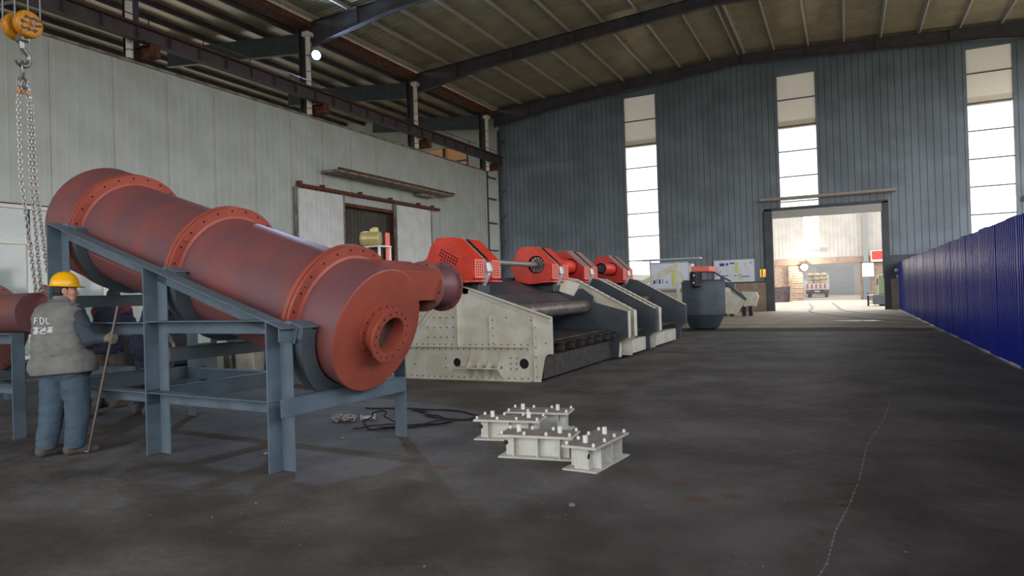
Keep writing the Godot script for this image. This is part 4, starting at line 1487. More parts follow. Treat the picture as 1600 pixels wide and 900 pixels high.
	stuff(part("cooling_fins", st, M.motor_gold, m))
	st = mb()
	lathe(st, [Vector2(-0.024, 0.0), Vector2(-0.024, 0.11)], mx, 20)
	part("fan_grille", st, M.bolt, m)
	st = mb()
	bx(st, Vector3(0.06, 3.13, -0.02), Vector3(0.2, 0.12, 0.14), Basis(Vector3.UP, 0.3), 0.015)
	bx(st, Vector3(0.09, 3.19, -0.02), Vector3(0.14, 0.06, 0.12), Basis(Vector3.UP, 0.3), 0.015)
	part("terminal_box", st, M.motor_gold, m)
	st = mb()
	bb(st, Vector3(-0.42, 2.70, -0.25), Vector3(0.42, 2.735, 0.25), 0.005)
	bb(st, Vector3(0.0, 2.30, -0.25), Vector3(0.5, 2.36, 0.25), 0.005)
	for p: Array in [[0.02, 0.22], [0.38, 0.22], [0.02, -0.22], [0.38, -0.22]]:
		bb(st, Vector3(p[0] - 0.025, 0, p[1] - 0.025), Vector3(p[0] + 0.025, 2.7, p[1] + 0.025), 0.004)
	part("frame", st, M.white_paint, m)
	st = mb()
	bb(st, Vector3(0.30, 2.36, -0.28), Vector3(0.36, 3.08, -0.12), 0.02)
	part("belt_guard", st, M.grille, m)
	st = mb()
	bb(st, Vector3(0.0, 2.4, -0.2), Vector3(0.27, 2.68, 0.15), 0.02)
	part("gearbox", st, M.motor_black, m)

func base_boxes() -> void:
	var proto: Node3D
	var spots := [
		[Vector3(-2.49, 0, -5.55), 7.0, 0.70, "cream steel support box nearest the camera in the middle of the floor group"],
		[Vector3(-1.93, 0, -5.48), 84.0, 0.70, "cream steel support box standing end-on at the right of the floor group"],
		[Vector3(-3.06, 0, -6.13), 9.0, 0.70, "cream steel support box with a dark hole, at the left of the floor group"],
		[Vector3(-2.95, 0, -6.62), 9.0, 0.70, "cream steel support box furthest back, mostly hidden behind the others"]]
	for k in 4:
		var q: Array = spots[k]
		var xf := Transform3D(Basis(Vector3.UP, deg_to_rad(q[1])), q[0])
		if k > 0:
			copy(proto, xf, q[3])
			continue
		var b := thing("support_box", q[3], "steel box", xf, "cream steel support boxes on the floor")
		b.set_meta("stem", "support_box")
		proto = b
		var L := 0.68
		var W := 0.31
		var H := 0.205
		part("base_plate", box(Vector3(-L / 2, 0, -W / 2), Vector3(L / 2, 0.014, W / 2), 0.003), M.cream_base, b)
		part("top_plate", box(Vector3(-L / 2, H - 0.022, -W / 2), Vector3(L / 2, H, W / 2), 0.003), M.cream_base, b)
		part("top_dust", box(Vector3(-L / 2 + 0.01, H, -W / 2 + 0.01), Vector3(L / 2 - 0.01, H + 0.0015, W / 2 - 0.01)), M.dust_top, b)
		part("web", box(Vector3(-L / 2 + 0.05, 0.014, 0.05), Vector3(L / 2 - 0.05, H - 0.02, 0.064)), M.cream_base, b)
		part("web", box(Vector3(-L / 2 + 0.05, 0.014, -0.064), Vector3(L / 2 - 0.05, H - 0.02, -0.05)), M.cream_base, b)
		for x: float in [-0.2, 0.02, 0.22]:
			part("stiffener", box(Vector3(x - 0.006, 0.014, 0.064), Vector3(x + 0.006, H - 0.022, W / 2 - 0.02)), M.cream_base, b)
			part("stiffener", box(Vector3(x - 0.006, 0.014, -W / 2 + 0.02), Vector3(x + 0.006, H - 0.022, -0.064)), M.cream_base, b)
		for sg: float in [-1.0, 1.0]:
			part("end_web", box(Vector3(sg * (L / 2 - 0.06) - 0.006, 0.014, -0.05), Vector3(sg * (L / 2 - 0.06) + 0.006, H - 0.022, 0.05)), M.cream_base, b)
		var st := mb()
		cyl(st, Vector3(-0.29, 0.12, 0.0645), Vector3(-0.29, 0.12, 0.066), 0.022, -1, 12)
		part("hole", st, M.black, b)
		for x: float in [-0.19, 0.19]:
			st = mb()
			cyl(st, Vector3(x, H, -0.01), Vector3(x, H + 0.06, -0.01), 0.021, -1, 16)
			part("stud", st, M.white_paint, b)
		for p: Array in [[-0.31, 0.12], [-0.1, 0.12], [0.1, 0.12], [0.31, 0.12], [-0.31, -0.12], [-0.1, -0.12], [0.1, -0.12], [0.31, -0.12]]:
			st = mb()
			cyl(st, Vector3(p[0], H, p[1]), Vector3(p[0], H + 0.016, p[1]), 0.014, -1, 8)
			hexbolt(st, Vector3(p[0], H + 0.012, p[1]), Vector3.UP, 0.013, 0.016)
			part("bolt", st, M.white_paint, b)

# ---------------------------------------------------------------- far machines, boards, yard

func far_machines() -> void:
	# mixing tank
	var t := thing("mixing_tank", "dark grey round tank with cone bottom and red-covered drive on top", "tank", Transform3D(Basis(), Vector3(-4.58, 0, -24.9)))
	var st := mb()
	lathe(st, [Vector2(0.03, 0.0), Vector2(0.03, 0.50), Vector2(0.5, 0.74)], Transform3D(), 48)
	part("cone", st, M.stand_dark, t)
	st = mb()
	lathe(st, [Vector2(0.5, 0.745), Vector2(1.62, 0.745), Vector2(1.62, 0.775), Vector2(1.65, 0.775), Vector2(1.65, 0.73), Vector2(1.4, 0.73), Vector2(1.4, 0)], Transform3D(), 48)
	part("shell", st, M.tank, t)
	st = mb()
	cyl(st, Vector3(0, 0, 0), Vector3(0, 0.04, 0), 0.42, -1, 32)
	part("base_ring", st, M.stand_dark, t)
	st = mb()
	bb(st, Vector3(-0.7, 1.62, -0.12), Vector3(0.7, 1.72, 0.12), 0.01)
	part("bridge", st, M.stand_dark, t)
	st = mb()
	bb(st, Vector3(-0.18, 1.98, -0.2), Vector3(0.42, 2.18, 1.1), 0.03)
	part("belt_cover", st, M.grille, t)
	st = mb()
	bb(st, Vector3(-0.26, 1.72, 0.1), Vector3(-0.18, 2.2, 0.22), 0.01)
	part("cover_end", st, M.exciter, t)
	st = mb()
	cyl(st, Vector3(-0.06, 1.5, 0.98), Vector3(-0.06, 2.0, 0.98), 0.19, -1, 20)
	lathe(st, [Vector2(0, 0.0), Vector2(0, 0.12), Vector2(0.04, 0.18), Vector2(0.1, 0.18)], Transform3D(Basis(), Vector3(-0.06, 1.46, 0.98)), 20)
	for k in 14:
		var a := TAU * k / 14
		bx(st, Vector3(-0.06 + cos(a) * 0.195, 1.76, 0.98 + sin(a) * 0.195), Vector3(0.02, 0.34, 0.008), Basis(Vector3.UP, -a))
	part("motor", st, M.motor_black, t)
	st = mb()
	cyl(st, Vector3(-0.1, 1.62, 1.17), Vector3(-0.1, 1.62, 1.2), 0.03, -1, 10)
	cyl(st, Vector3(-0.08, 1.87, 1.17), Vector3(-0.08, 1.87, 1.2), 0.03, -1, 10)
	stuff(part("label_plate", st, M.white_paint, t))
	st = mb()
	bar(st, Vector3(0.3, 1.72, -0.1), Vector3(0.62, 2.0, -0.1), 0.02, 0.02)
	bar(st, Vector3(0.25, 2.05, 0), Vector3(0.95, 1.63, 0), 0.1, 0.06)
	part("brace", st, M.stand_dark, t)
	# cream chute with board behind
	var c := thing("feed_hopper", "cream sloping feed hopper frame behind the row of screens", "hopper", Transform3D(Basis(), Vector3(-6.15, 0, -27.6)))
	var z := 0.0
	st = mb()
	prism(st, pv([[-1.5, 1.74], [0.05, 2.46], [0.05, 2.22], [-1.5, 1.5]]), -0.04, 0.04)
	part("sloping_beam", st, M.cream, c)
	st = mb()
	bb(st, Vector3(0.02, 0.0, -0.06), Vector3(0.14, 2.48, 0.06), 0.01)
	part("post", st, M.cream, c)
	st = mb()
	bb(st, Vector3(-1.5, 0.0, -0.06), Vector3(-1.4, 1.75, 0.06), 0.01)
	part("post", st, M.cream, c)
	st = mb()
	prism(st, pv([[0.14, 2.4], [0.55, 1.35], [0.45, 1.35], [0.14, 1.9]]), -0.03, 0.03)
	part("gusset", st, M.cream, c)
	st = mb()
	prism(st, pv([[-1.4, 0.2], [1.0, 0.2], [1.0, 1.28], [-1.0, 1.28]]), -0.2, -0.15)
	part("side_panel", st, M.cream, c)
	st = mb()
	prism(st, pv([[0.5, 2.3], [0.62, 2.42], [0.75, 1.35], [0.66, 1.35]]), -0.6, -0.1)
	part("back_panel", st, M.cream, c)
	# classifier
	var k := thing("spiral_classifier", "small cream spiral conveyor with a blue motor in front of the far wall", "conveyor", Transform3D(Basis.from_scale(Vector3(0.62, 0.92, 0.7)), Vector3(-5.15, 0, -35.0)))
	st = mb()
	prism(st, pv([[-0.75, 0.15], [0.55, 0.1], [1.15, 0.75], [0.8, 0.95], [0.0, 1.3], [-0.75, 1.3]]), -0.35, 0.35)
	part("trough", st, M.cream, k)
	st = mb()
	bar(st, Vector3(0.0, 1.62, 0.1), Vector3(1.25, 0.86, 0.1), 0.5, 0.16)
	part("screw_cover", st, M.stand_dark, k)
	st = mb()
	cyl(st, Vector3(-0.45, 1.72, 0.2), Vector3(-0.05, 1.62, 0.15), 0.17, -1, 18)
	part("motor", st, M.motor_blue, k)
	st = mb()
	bb(st, Vector3(-0.3, 1.25, 0.1), Vector3(0.1, 1.55, 0.3), 0.01)
	part("motor_base", st, M.white_paint, k)
	st = mb()
	cyl(st, Vector3(0.15, 1.55, 0), Vector3(0.4, 1.55, 0.0), 0.2, -1, 18)
	part("gearbox", st, M.machine_grey, k)
	st = mb()
	prism(st, pv([[1.0, 0.45], [1.35, 0.55], [1.9, 0.5], [2.15, 1.0], [2.0, 1.25], [0.9, 1.3], [1.2, 0.9]]), -0.3, 0.25)
	part("discharge_box", st, M.cream, k)
	st = mb()
	for x: float in [-0.6, -0.05, 0.9, 1.4]:
		bb(st, Vector3(x, 0, -0.3), Vector3(x + 0.28, 0.18 if x < 0.5 else 0.5, 0.3), 0.02)
	stuff(part("feet", st, M.motor_black, k))

func panel_print(parent: Node, o: Vector3, rects: Array) -> void:
	for q: Array in rects:
		part(q[5], box(o + Vector3(q[0], q[1], 0.0), o + Vector3(q[0] + q[2], q[1] + q[3], 0.006)), q[4], parent)

func boards() -> void:
	var b := thing("notice_board", "white notice board with blue headings and yellow columns on the far wall", "notice board", Transform3D(Basis(), Vector3(-6.85, 1.72, ZB + 0.05)))
	part("panel", box(Vector3(0, 0, 0.04), Vector3(2.2, 1.25, 0.07), 0.01), M.board, b)
	var st := mb()
	bb(st, Vector3(-0.03, -0.03, 0.03), Vector3(2.23, 0.0, 0.08))
	bb(st, Vector3(-0.03, 1.25, 0.03), Vector3(2.23, 1.28, 0.08))
	bb(st, Vector3(-0.03, 0, 0.03), Vector3(0.0, 1.25, 0.08))
	bb(st, Vector3(2.2, 0, 0.03), Vector3(2.23, 1.25, 0.08))
	part("frame", st, M.board_grey, b)
	var o := Vector3(0, 0, 0.07)
	panel_print(b, o, [[0.3, 0.92, 0.28, 0.17, M.board_blue, "heading"], [0.86, 1.02, 0.26, 0.08, M.board_blue, "heading"], [0.66, 0.94, 0.12, 0.15, M.board_blue, "emblem"], [0.32, 0.06, 0.24, 0.32, M.board_blue, "heading"], [0.06, 0.8, 0.18, 0.03, M.board_red, "line"], [0.06, 0.7, 0.18, 0.03, M.board_red, "line"], [0.06, 0.58, 0.18, 0.03, M.board_blue, "line"], [1.16, 0.5, 0.17, 0.6, M.board_yellow, "column"], [1.62, 0.95, 0.14, 0.08, M.board_yellow, "column"], [1.3, 0.12, 0.3, 0.2, M.board_yellow, "column"], [0.6, 0.34, 0.16, 0.05, M.board_blue, "heading"], [0.82, 0.34, 0.14, 0.04, M.board_grey, "heading"], [1.06, 0.34, 0.16, 0.04, M.board_blue, "heading"], [1.3, 0.36, 0.2, 0.04, M.board_blue, "heading"], [1.5, 0.26, 0.44, 0.05, M.board_blue, "heading"], [1.96, 1.0, 0.14, 0.12, M.board_grey, "emblem"]])
	st = mb()
	for r in 7:
		for c in 4:
			bb(st, o + Vector3(0.62 + 0.36 * c, 0.86 - 0.06 * r, 0), o + Vector3(0.62 + 0.36 * c + 0.22 - 0.03 * ((r * 3 + c) % 4), 0.868 - 0.06 * r, 0.003))
			if r < 3:
				bb(st, o + Vector3(0.62 + 0.36 * c, 0.26 - 0.06 * r, 0), o + Vector3(0.62 + 0.36 * c + 0.2, 0.268 - 0.06 * r, 0.003))
	stuff(part("text_lines", st, M.board_grey, b))
	var p := thing("brass_plaque", "small shiny brass plaque on the far wall beside the doorway", "plaque", Transform3D(Basis(), Vector3(-4.36, 1.92, ZB + 0.05)))
	st = mb()
	lathe(st, [Vector2(0, 0.16), Vector2(0.46, 0.16)], Transform3D(Basis(Vector3(1, 0, 0), Vector3.UP, Vector3(0, 0, 1)), Vector3(0.19, 0, -0.08)), 16, false, PI * 0.02, PI * 0.98)
	bb(st, Vector3(0.0, 0, 0.0), Vector3(0.38, 0.46, 0.03), 0.01)
	part("plate", st, M.brass, p)
	# standing board behind the hopper
	var s := thing("standing_board", "grey framed standing notice board with a yellow stripe behind the cream hopper", "notice board", Transform3D(Basis(), Vector3(-8.15, 0, -31.5)))
	part("panel", box(Vector3(0, 1.45, 0), Vector3(1.75, 2.6, 0.04), 0.01), M.board, s)
	st = mb()
	for x: float in [-0.05, 1.75]:
		bb(st, Vector3(x, 0, -0.02), Vector3(x + 0.05, 2.75, 0.06))
	bb(st, Vector3(-0.4, 2.75, -0.3), Vector3(2.3, 2.82, 0.3))
	bb(st, Vector3(-0.05, 1.38, -0.02), Vector3(1.8, 1.45, 0.06))
	bb(st, Vector3(-0.05, 2.6, -0.02), Vector3(1.8, 2.66, 0.06))
	part("frame", st, M.board_grey, s)
	panel_print(s, Vector3(0, 0, 0.04), [[0.95, 1.55, 0.17, 0.85, M.board_yellow, "column"], [0.1, 1.68, 0.10, 0.2, M.board_blue, "mark"], [0.23, 1.68, 0.08, 0.2, M.board_grey, "mark"], [0.36, 1.68, 0.08, 0.2, M.board_blue, "mark"], [0.53, 1.68, 0.03, 0.2, M.board_blue, "mark"], [0.7, 1.7, 0.06, 0.08, M.motor_black, "mark"]])
	# thermostat like white items near the fence corner
	st = mb()
	bb(st, Vector3(2.3, 1.98, ZB + 0.06), Vector3(2.46, 2.14, ZB + 0.16), 0.04)
	bb(st, Vector3(2.38, 1.66, ZB + 0.06), Vector3(2.46, 1.78, ZB + 0.12), 0.02)
	solo("wall_switch", st, M.white_paint, "small white switch boxes on the dark far wall beside the blue fence", "switch box")

func yard() -> void:
	var ZY := -66.0
	var w := Node3D.new()
	w.name = "wall_yard"
	add_child(w)
	struct(w, "pale sunlit facade with a bright window seen through the far doorway", "wall")
	var cols := 16
	var x0 := -12.0
	var x1 := 8.0
	for k in cols:
		var a := x0 + (x1 - x0) * k / cols
		var b := x0 + (x1 - x0) * (k + 1) / cols
		var lo := 3.25
		for seg: Array in [[a, b]]:
			if a > -3.3 and b < -1.2:
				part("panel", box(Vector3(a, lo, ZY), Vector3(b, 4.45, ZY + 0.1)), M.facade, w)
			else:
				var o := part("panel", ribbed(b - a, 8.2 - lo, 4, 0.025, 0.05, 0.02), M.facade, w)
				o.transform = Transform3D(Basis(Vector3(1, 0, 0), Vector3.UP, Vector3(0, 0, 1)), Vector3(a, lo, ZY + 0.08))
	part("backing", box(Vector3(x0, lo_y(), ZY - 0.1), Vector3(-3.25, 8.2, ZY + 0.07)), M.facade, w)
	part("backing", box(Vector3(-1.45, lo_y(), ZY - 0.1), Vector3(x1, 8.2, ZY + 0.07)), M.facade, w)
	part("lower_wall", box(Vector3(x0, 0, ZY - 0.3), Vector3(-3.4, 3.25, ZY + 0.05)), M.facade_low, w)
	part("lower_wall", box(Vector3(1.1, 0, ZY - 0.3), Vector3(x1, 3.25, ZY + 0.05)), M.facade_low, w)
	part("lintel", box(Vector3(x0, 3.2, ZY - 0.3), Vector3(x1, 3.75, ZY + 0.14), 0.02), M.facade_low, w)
	var st := mb()
	for r in 14:
		bb(st, Vector3(-4.6, 0.22 * r, ZY + 0.05), Vector3(-3.4, 0.22 * r + 0.2, ZY + 0.35 + 0.02 * (r % 2)), 0.01)
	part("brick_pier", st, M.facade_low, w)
	var fw := Node3D.new()
	fw.name = "window_5"
	add_child(fw)
	struct(fw, "bright window in the pale facade across the yard", "window")
	part("pane", box(Vector3(-3.25, 4.45, ZY), Vector3(-1.45, 8.2, ZY + 0.02)), M.pane_clear, fw)
	st = mb()
	bb(st, Vector3(-3.25, 6.4, ZY + 0.02), Vector3(-1.45, 6.46, ZY + 0.06))
	bb(st, Vector3(-3.3, 4.35, ZY + 0.02), Vector3(-1.4, 4.47, ZY + 0.2))
	part("frame", st, M.facade_steel, fw)
	var pp := thing("yard_pipe", "grey steel column on the facade across the yard", "column", Transform3D(Basis(), Vector3(1.6, 0, ZY + 0.5)))
	part("shaft", box(Vector3(-0.18, 0, -0.15), Vector3(0.18, 8.0, 0.15), 0.02), M.facade_steel, pp)
	part("lower_guard", box(Vector3(-0.24, 0, -0.2), Vector3(0.24, 3.3, 0.2), 0.02), M.machine_grey, pp)
	part("paper", box(Vector3(-0.32, 1.95, 0.21), Vector3(0.55, 3.1, 0.23)), M.board, pp)
	var sg := thing("red_sign", "red and white sign on the facade at the right of the doorway view", "sign", Transform3D(Basis(), Vector3(1.95, 3.2, ZY + 0.35)))
	part("frame", box(Vector3(0, 0, 0), Vector3(1.8, 0.95, 0.06), 0.01), M.white_paint, sg)
	part("red_panel", box(Vector3(0.1, 0.18, 0.06), Vector3(1.7, 0.9, 0.08)), M.red_sign, sg)
	# hall beyond the facade
	var h := Node3D.new()
	h.name = "wall_inner_hall"
	add_child(h)
	struct(h, "hazy white inner hall with a grey roller door at its end", "hall")
	part("side", box(Vector3(-7.2, 0, -95), Vector3(-7.0, 4.25, ZY - 0.3)), M.door_white, h)
	part("side", box(Vector3(3.0, 0, -95), Vector3(3.2, 4.25, ZY - 0.3)), M.door_white, h)
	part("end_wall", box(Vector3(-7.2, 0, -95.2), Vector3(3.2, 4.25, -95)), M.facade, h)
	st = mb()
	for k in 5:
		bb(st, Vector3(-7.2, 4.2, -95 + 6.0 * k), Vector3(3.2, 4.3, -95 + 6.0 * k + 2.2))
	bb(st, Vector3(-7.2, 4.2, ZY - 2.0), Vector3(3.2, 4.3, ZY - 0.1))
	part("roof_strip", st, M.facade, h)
	var rd := Node3D.new()
	rd.name = "door_3"
	add_child(rd)
	struct(rd, "closed grey roller door at the end of the inner hall", "roller door")
	for k in 12:
		part("slat", box(Vector3(-3.3, 0.03 + 0.3 * k, -94.98), Vector3(0.9, 0.31 + 0.3 * k, -94.9), 0.03), M.facade_steel, rd)
	for k in 2:
		part("cabinet", box(Vector3(-5.9 + 1.1 * k, 0, -84 - 2.0 * k), Vector3(-5.1 + 1.1 * k, 1.9, -83.4 - 2.0 * k), 0.02), [M.door_blue, M.door_white][k])
		var cb := get_child(get_child_count() - 1)
		tag(cb, ["pale blue cabinet beside the truck in the inner hall", "white cabinet between the blue cabinet and the truck"][k], "cabinet")
	var ln := thing("inner_lamp", "glaring white lamp at the left edge of the inner doorway", "lamp", Transform3D(Basis(), Vector3(-3.25, 2.95, ZY + 0.75)))
	st = mb()
	cyl(st, Vector3(0, 0, 0), Vector3(0, 0, 0.08), 0.28, 0.22, 20)
	part("lens", st, M.lamp_warm, ln)
	st = mb()
	cyl(st, Vector3(0, 0, -0.25), Vector3(0, 0, -0.005), 0.18, 0.3, 20)
	bar(st, Vector3(0, 0.05, -0.15), Vector3(0, 0.6, -0.62), 0.05, 0.05)
	part("housing", st, M.facade_steel, ln)
	var om := OmniLight3D.new()
	om.name = "inner_lamp_light"
	ln.add_child(om)
	om.position = Vector3(0, 0, 0.3)
	om.light_color = Color(1.0, 0.96, 0.9)
	om.light_energy = 14.0
	om.light_size = 0.2
	om.omni_range = 60
	om.omni_attenuation = 2.0
	om.shadow_enabled = true
	# truck
	var t := thing("truck", "white lorry with red bumper seen from behind, loaded with tan sacks", "truck", Transform3D(Basis(), Vector3(-2.75, 0, -79.0)))
	part("bed", box(Vector3(-1.1, 0.85, -3.4), Vector3(1.1, 1.0, 0.0), 0.02), M.truck_white, t)
	part("tail_board", box(Vector3(-1.1, 0.95, -0.06), Vector3(1.1, 1.5, 0.0), 0.02), M.truck_white, t)
	part("side_board", box(Vector3(-1.12, 0.95, -3.4), Vector3(-1.06, 1.5, 0.0), 0.02), M.truck_white, t)
	part("side_board", box(Vector3(1.06, 0.95, -3.4), Vector3(1.12, 1.5, 0.0), 0.02), M.truck_white, t)
	part("bumper", box(Vector3(-1.1, 0.42, -0.1), Vector3(1.1, 0.85, 0.02), 0.03), M.tyre, t)
	for x: float in [-1.05, 0.65]:
		part("tail_light", box(Vector3(x, 0.68, 0.02), Vector3(x + 0.4, 0.85, 0.05), 0.01), M.truck_red, t)
	part("number_plate", box(Vector3(-0.25, 0.6, 0.02), Vector3(0.25, 0.74, 0.04)), M.white_paint, t)
	st = mb()
	bb(st, Vector3(-1.05, 0.7, -5.4), Vector3(1.05, 2.5, -3.6), 0.1)
	part("cab", st, M.truck_white, t)
	for q: Array in [[-0.95, -0.9], [0.7, -0.9], [-0.95, -4.5], [0.7, -4.5]]:
		st = mb()
		cyl(st, Vector3(q[0], 0.38, q[1]), Vector3(q[0] + 0.25, 0.38, q[1]), 0.38, -1, 20)
		part("wheel", st, M.tyre, t)
	for k in 5:
		st = mb()
		bb(st, Vector3(-1.0 + 0.42 * k, 0.98, 0.0), Vector3(-0.85 + 0.42 * k, 1.45, 0.02))
		part("tail_stripe", st, M.truck_red, t)
	var n := 0
	for r in 4:
		for c in 3:
			st = mb()
			var xx := -0.98 + 0.66 * c + 0.02 * (r % 2)
			bb(st, Vector3(xx, 1.02 + 0.4 * r, -3.0), Vector3(xx + 0.63, 1.40 + 0.4 * r, -0.12 - 0.03 * ((r + c) % 3)), 0.12)
			solo("sack", st, M.sack, ["bottom", "second", "third", "top"][r] + " row tan sack on the lorry, " + ["left", "middle", "right"][c] + " of its row", "sack", "sacks on the lorry").position = t.position
			n += 1
	# stuff along the facade
	var sh := thing("steel_sheets", "dark brown steel plates leaning against the facade left of the inner door", "steel plates", Transform3D(Basis(), Vector3(-5.6, 0, -62.0)))
	for k in 3:
		st = mb()
		prism(st, pv([[-1.2 + 0.3 * k, 0.0], [1.3, 0.0], [1.35 - 0.1 * k, 1.35 - 0.1 * k], [0.2, 1.3], [-1.2 + 0.3 * k, 0.9 - 0.2 * k]]), -0.02, 0.02, Transform3D(Basis(Vector3(1, 0, 0), -0.25), Vector3(-0.15 * k, 0, 0.3 * k)))
		part("plate", st, M.plate_brown, sh)
	st = mb()
	bar(st, Vector3(1.5, 0, 0.4), Vector3(1.4, 1.75, -0.1), 0.12, 0.05)
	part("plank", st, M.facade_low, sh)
	var mg := thing("workshop_machine", "grey and green machine standing at the right inside the doorway view", "machine", Transform3D(Basis(), Vector3(1.7, 0, -47.5)))
	part("base", box(Vector3(-0.25, 0.1, -0.6), Vector3(1.2, 0.7, 0.6), 0.03), M.machine_grey, mg)
	part("column", box(Vector3(0.05, 0.7, -0.4), Vector3(0.7, 1.9, 0.4), 0.04), M.machine_green, mg)
	part("head", box(Vector3(-0.05, 1.3, -0.35), Vector3(0.3, 1.7, 0.35), 0.03), M.machine_grey, mg)
	for k in 4:
		part("shelf_bar", box(Vector3(-0.55, 0.18 + 0.16 * k, 0.1), Vector3(-0.2, 0.22 + 0.16 * k, 0.6), 0.01), M.steel_dark if k != 3 else M.white_paint, mg)
	part("foot", box(Vector3(-0.55, 0, 0.05), Vector3(-0.45, 0.8, 0.15)), M.motor_black, mg)
	part("foot", box(Vector3(0.1, 0, -0.4), Vector3(0.9, 0.1, 0.5)), M.motor_black, mg)
	# side limits of the yard
	var sw := Node3D.new()
	sw.name = "wall_yard_side"
	add_child(sw)
	struct(sw, "pale side walls of the yard behind the far doorway", "wall")
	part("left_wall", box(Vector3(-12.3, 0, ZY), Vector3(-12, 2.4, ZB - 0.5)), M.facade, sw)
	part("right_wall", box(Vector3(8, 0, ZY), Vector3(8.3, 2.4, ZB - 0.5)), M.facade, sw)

func lo_y() -> float:
	return 3.25

func haze() -> void:
	var fv := FogVolume.new()
	fv.name = "haze"
	fv.shape = RenderingServer.FOG_VOLUME_SHAPE_BOX
	fv.size = Vector3(9.7, 4.0, 28.0)
	var fm := FogMaterial.new()
	fm.density = 0.02
	fm.albedo = Color(0.97, 0.95, 0.92)
	fv.material = fm
	add_child(fv)
	fv.position = Vector3(-2.0, 2.05, -80.6)
	fv.set_meta("label", "pale dusty haze hanging in the inner hall around the lorry")
	fv.set_meta("category", "haze")
	fv.set_meta("kind", "stuff")

# ---------------------------------------------------------------- hook, chains, floor items

func link(st: SurfaceTool, p: Vector3, d: Vector3, flat: bool, l: float, w: float, r: float, roll := 0.0) -> void:
	var f := frame_to(p, p + d, Vector3(sin(roll), 0, cos(roll)))
	var ax := f.x if flat else f.z
	var pts := []
	for i in 10:
		var t := TAU * i / 10
		var y := sin(t)
		pts.append(p + ax * cos(t) * w + f.y * (signf(y) * pow(absf(y), 0.8) * l))
	tube(st, pts, r, 5, true)

func chain(st: SurfaceTool, path: Array, pitch: float, w: float, r: float) -> void:
	var n := 0
	for i in path.size() - 1:
		var a: Vector3 = path[i]
		var b: Vector3 = path[i + 1]
		var c := int((b - a).length() / pitch)
		for k in c:
			link(st, a.lerp(b, (k + 0.5) / c), (b - a).normalized(), n % 2 == 0, pitch * 0.72, w, r, 0.8 + 0.1 * sin(n * 0.3))
			n += 1

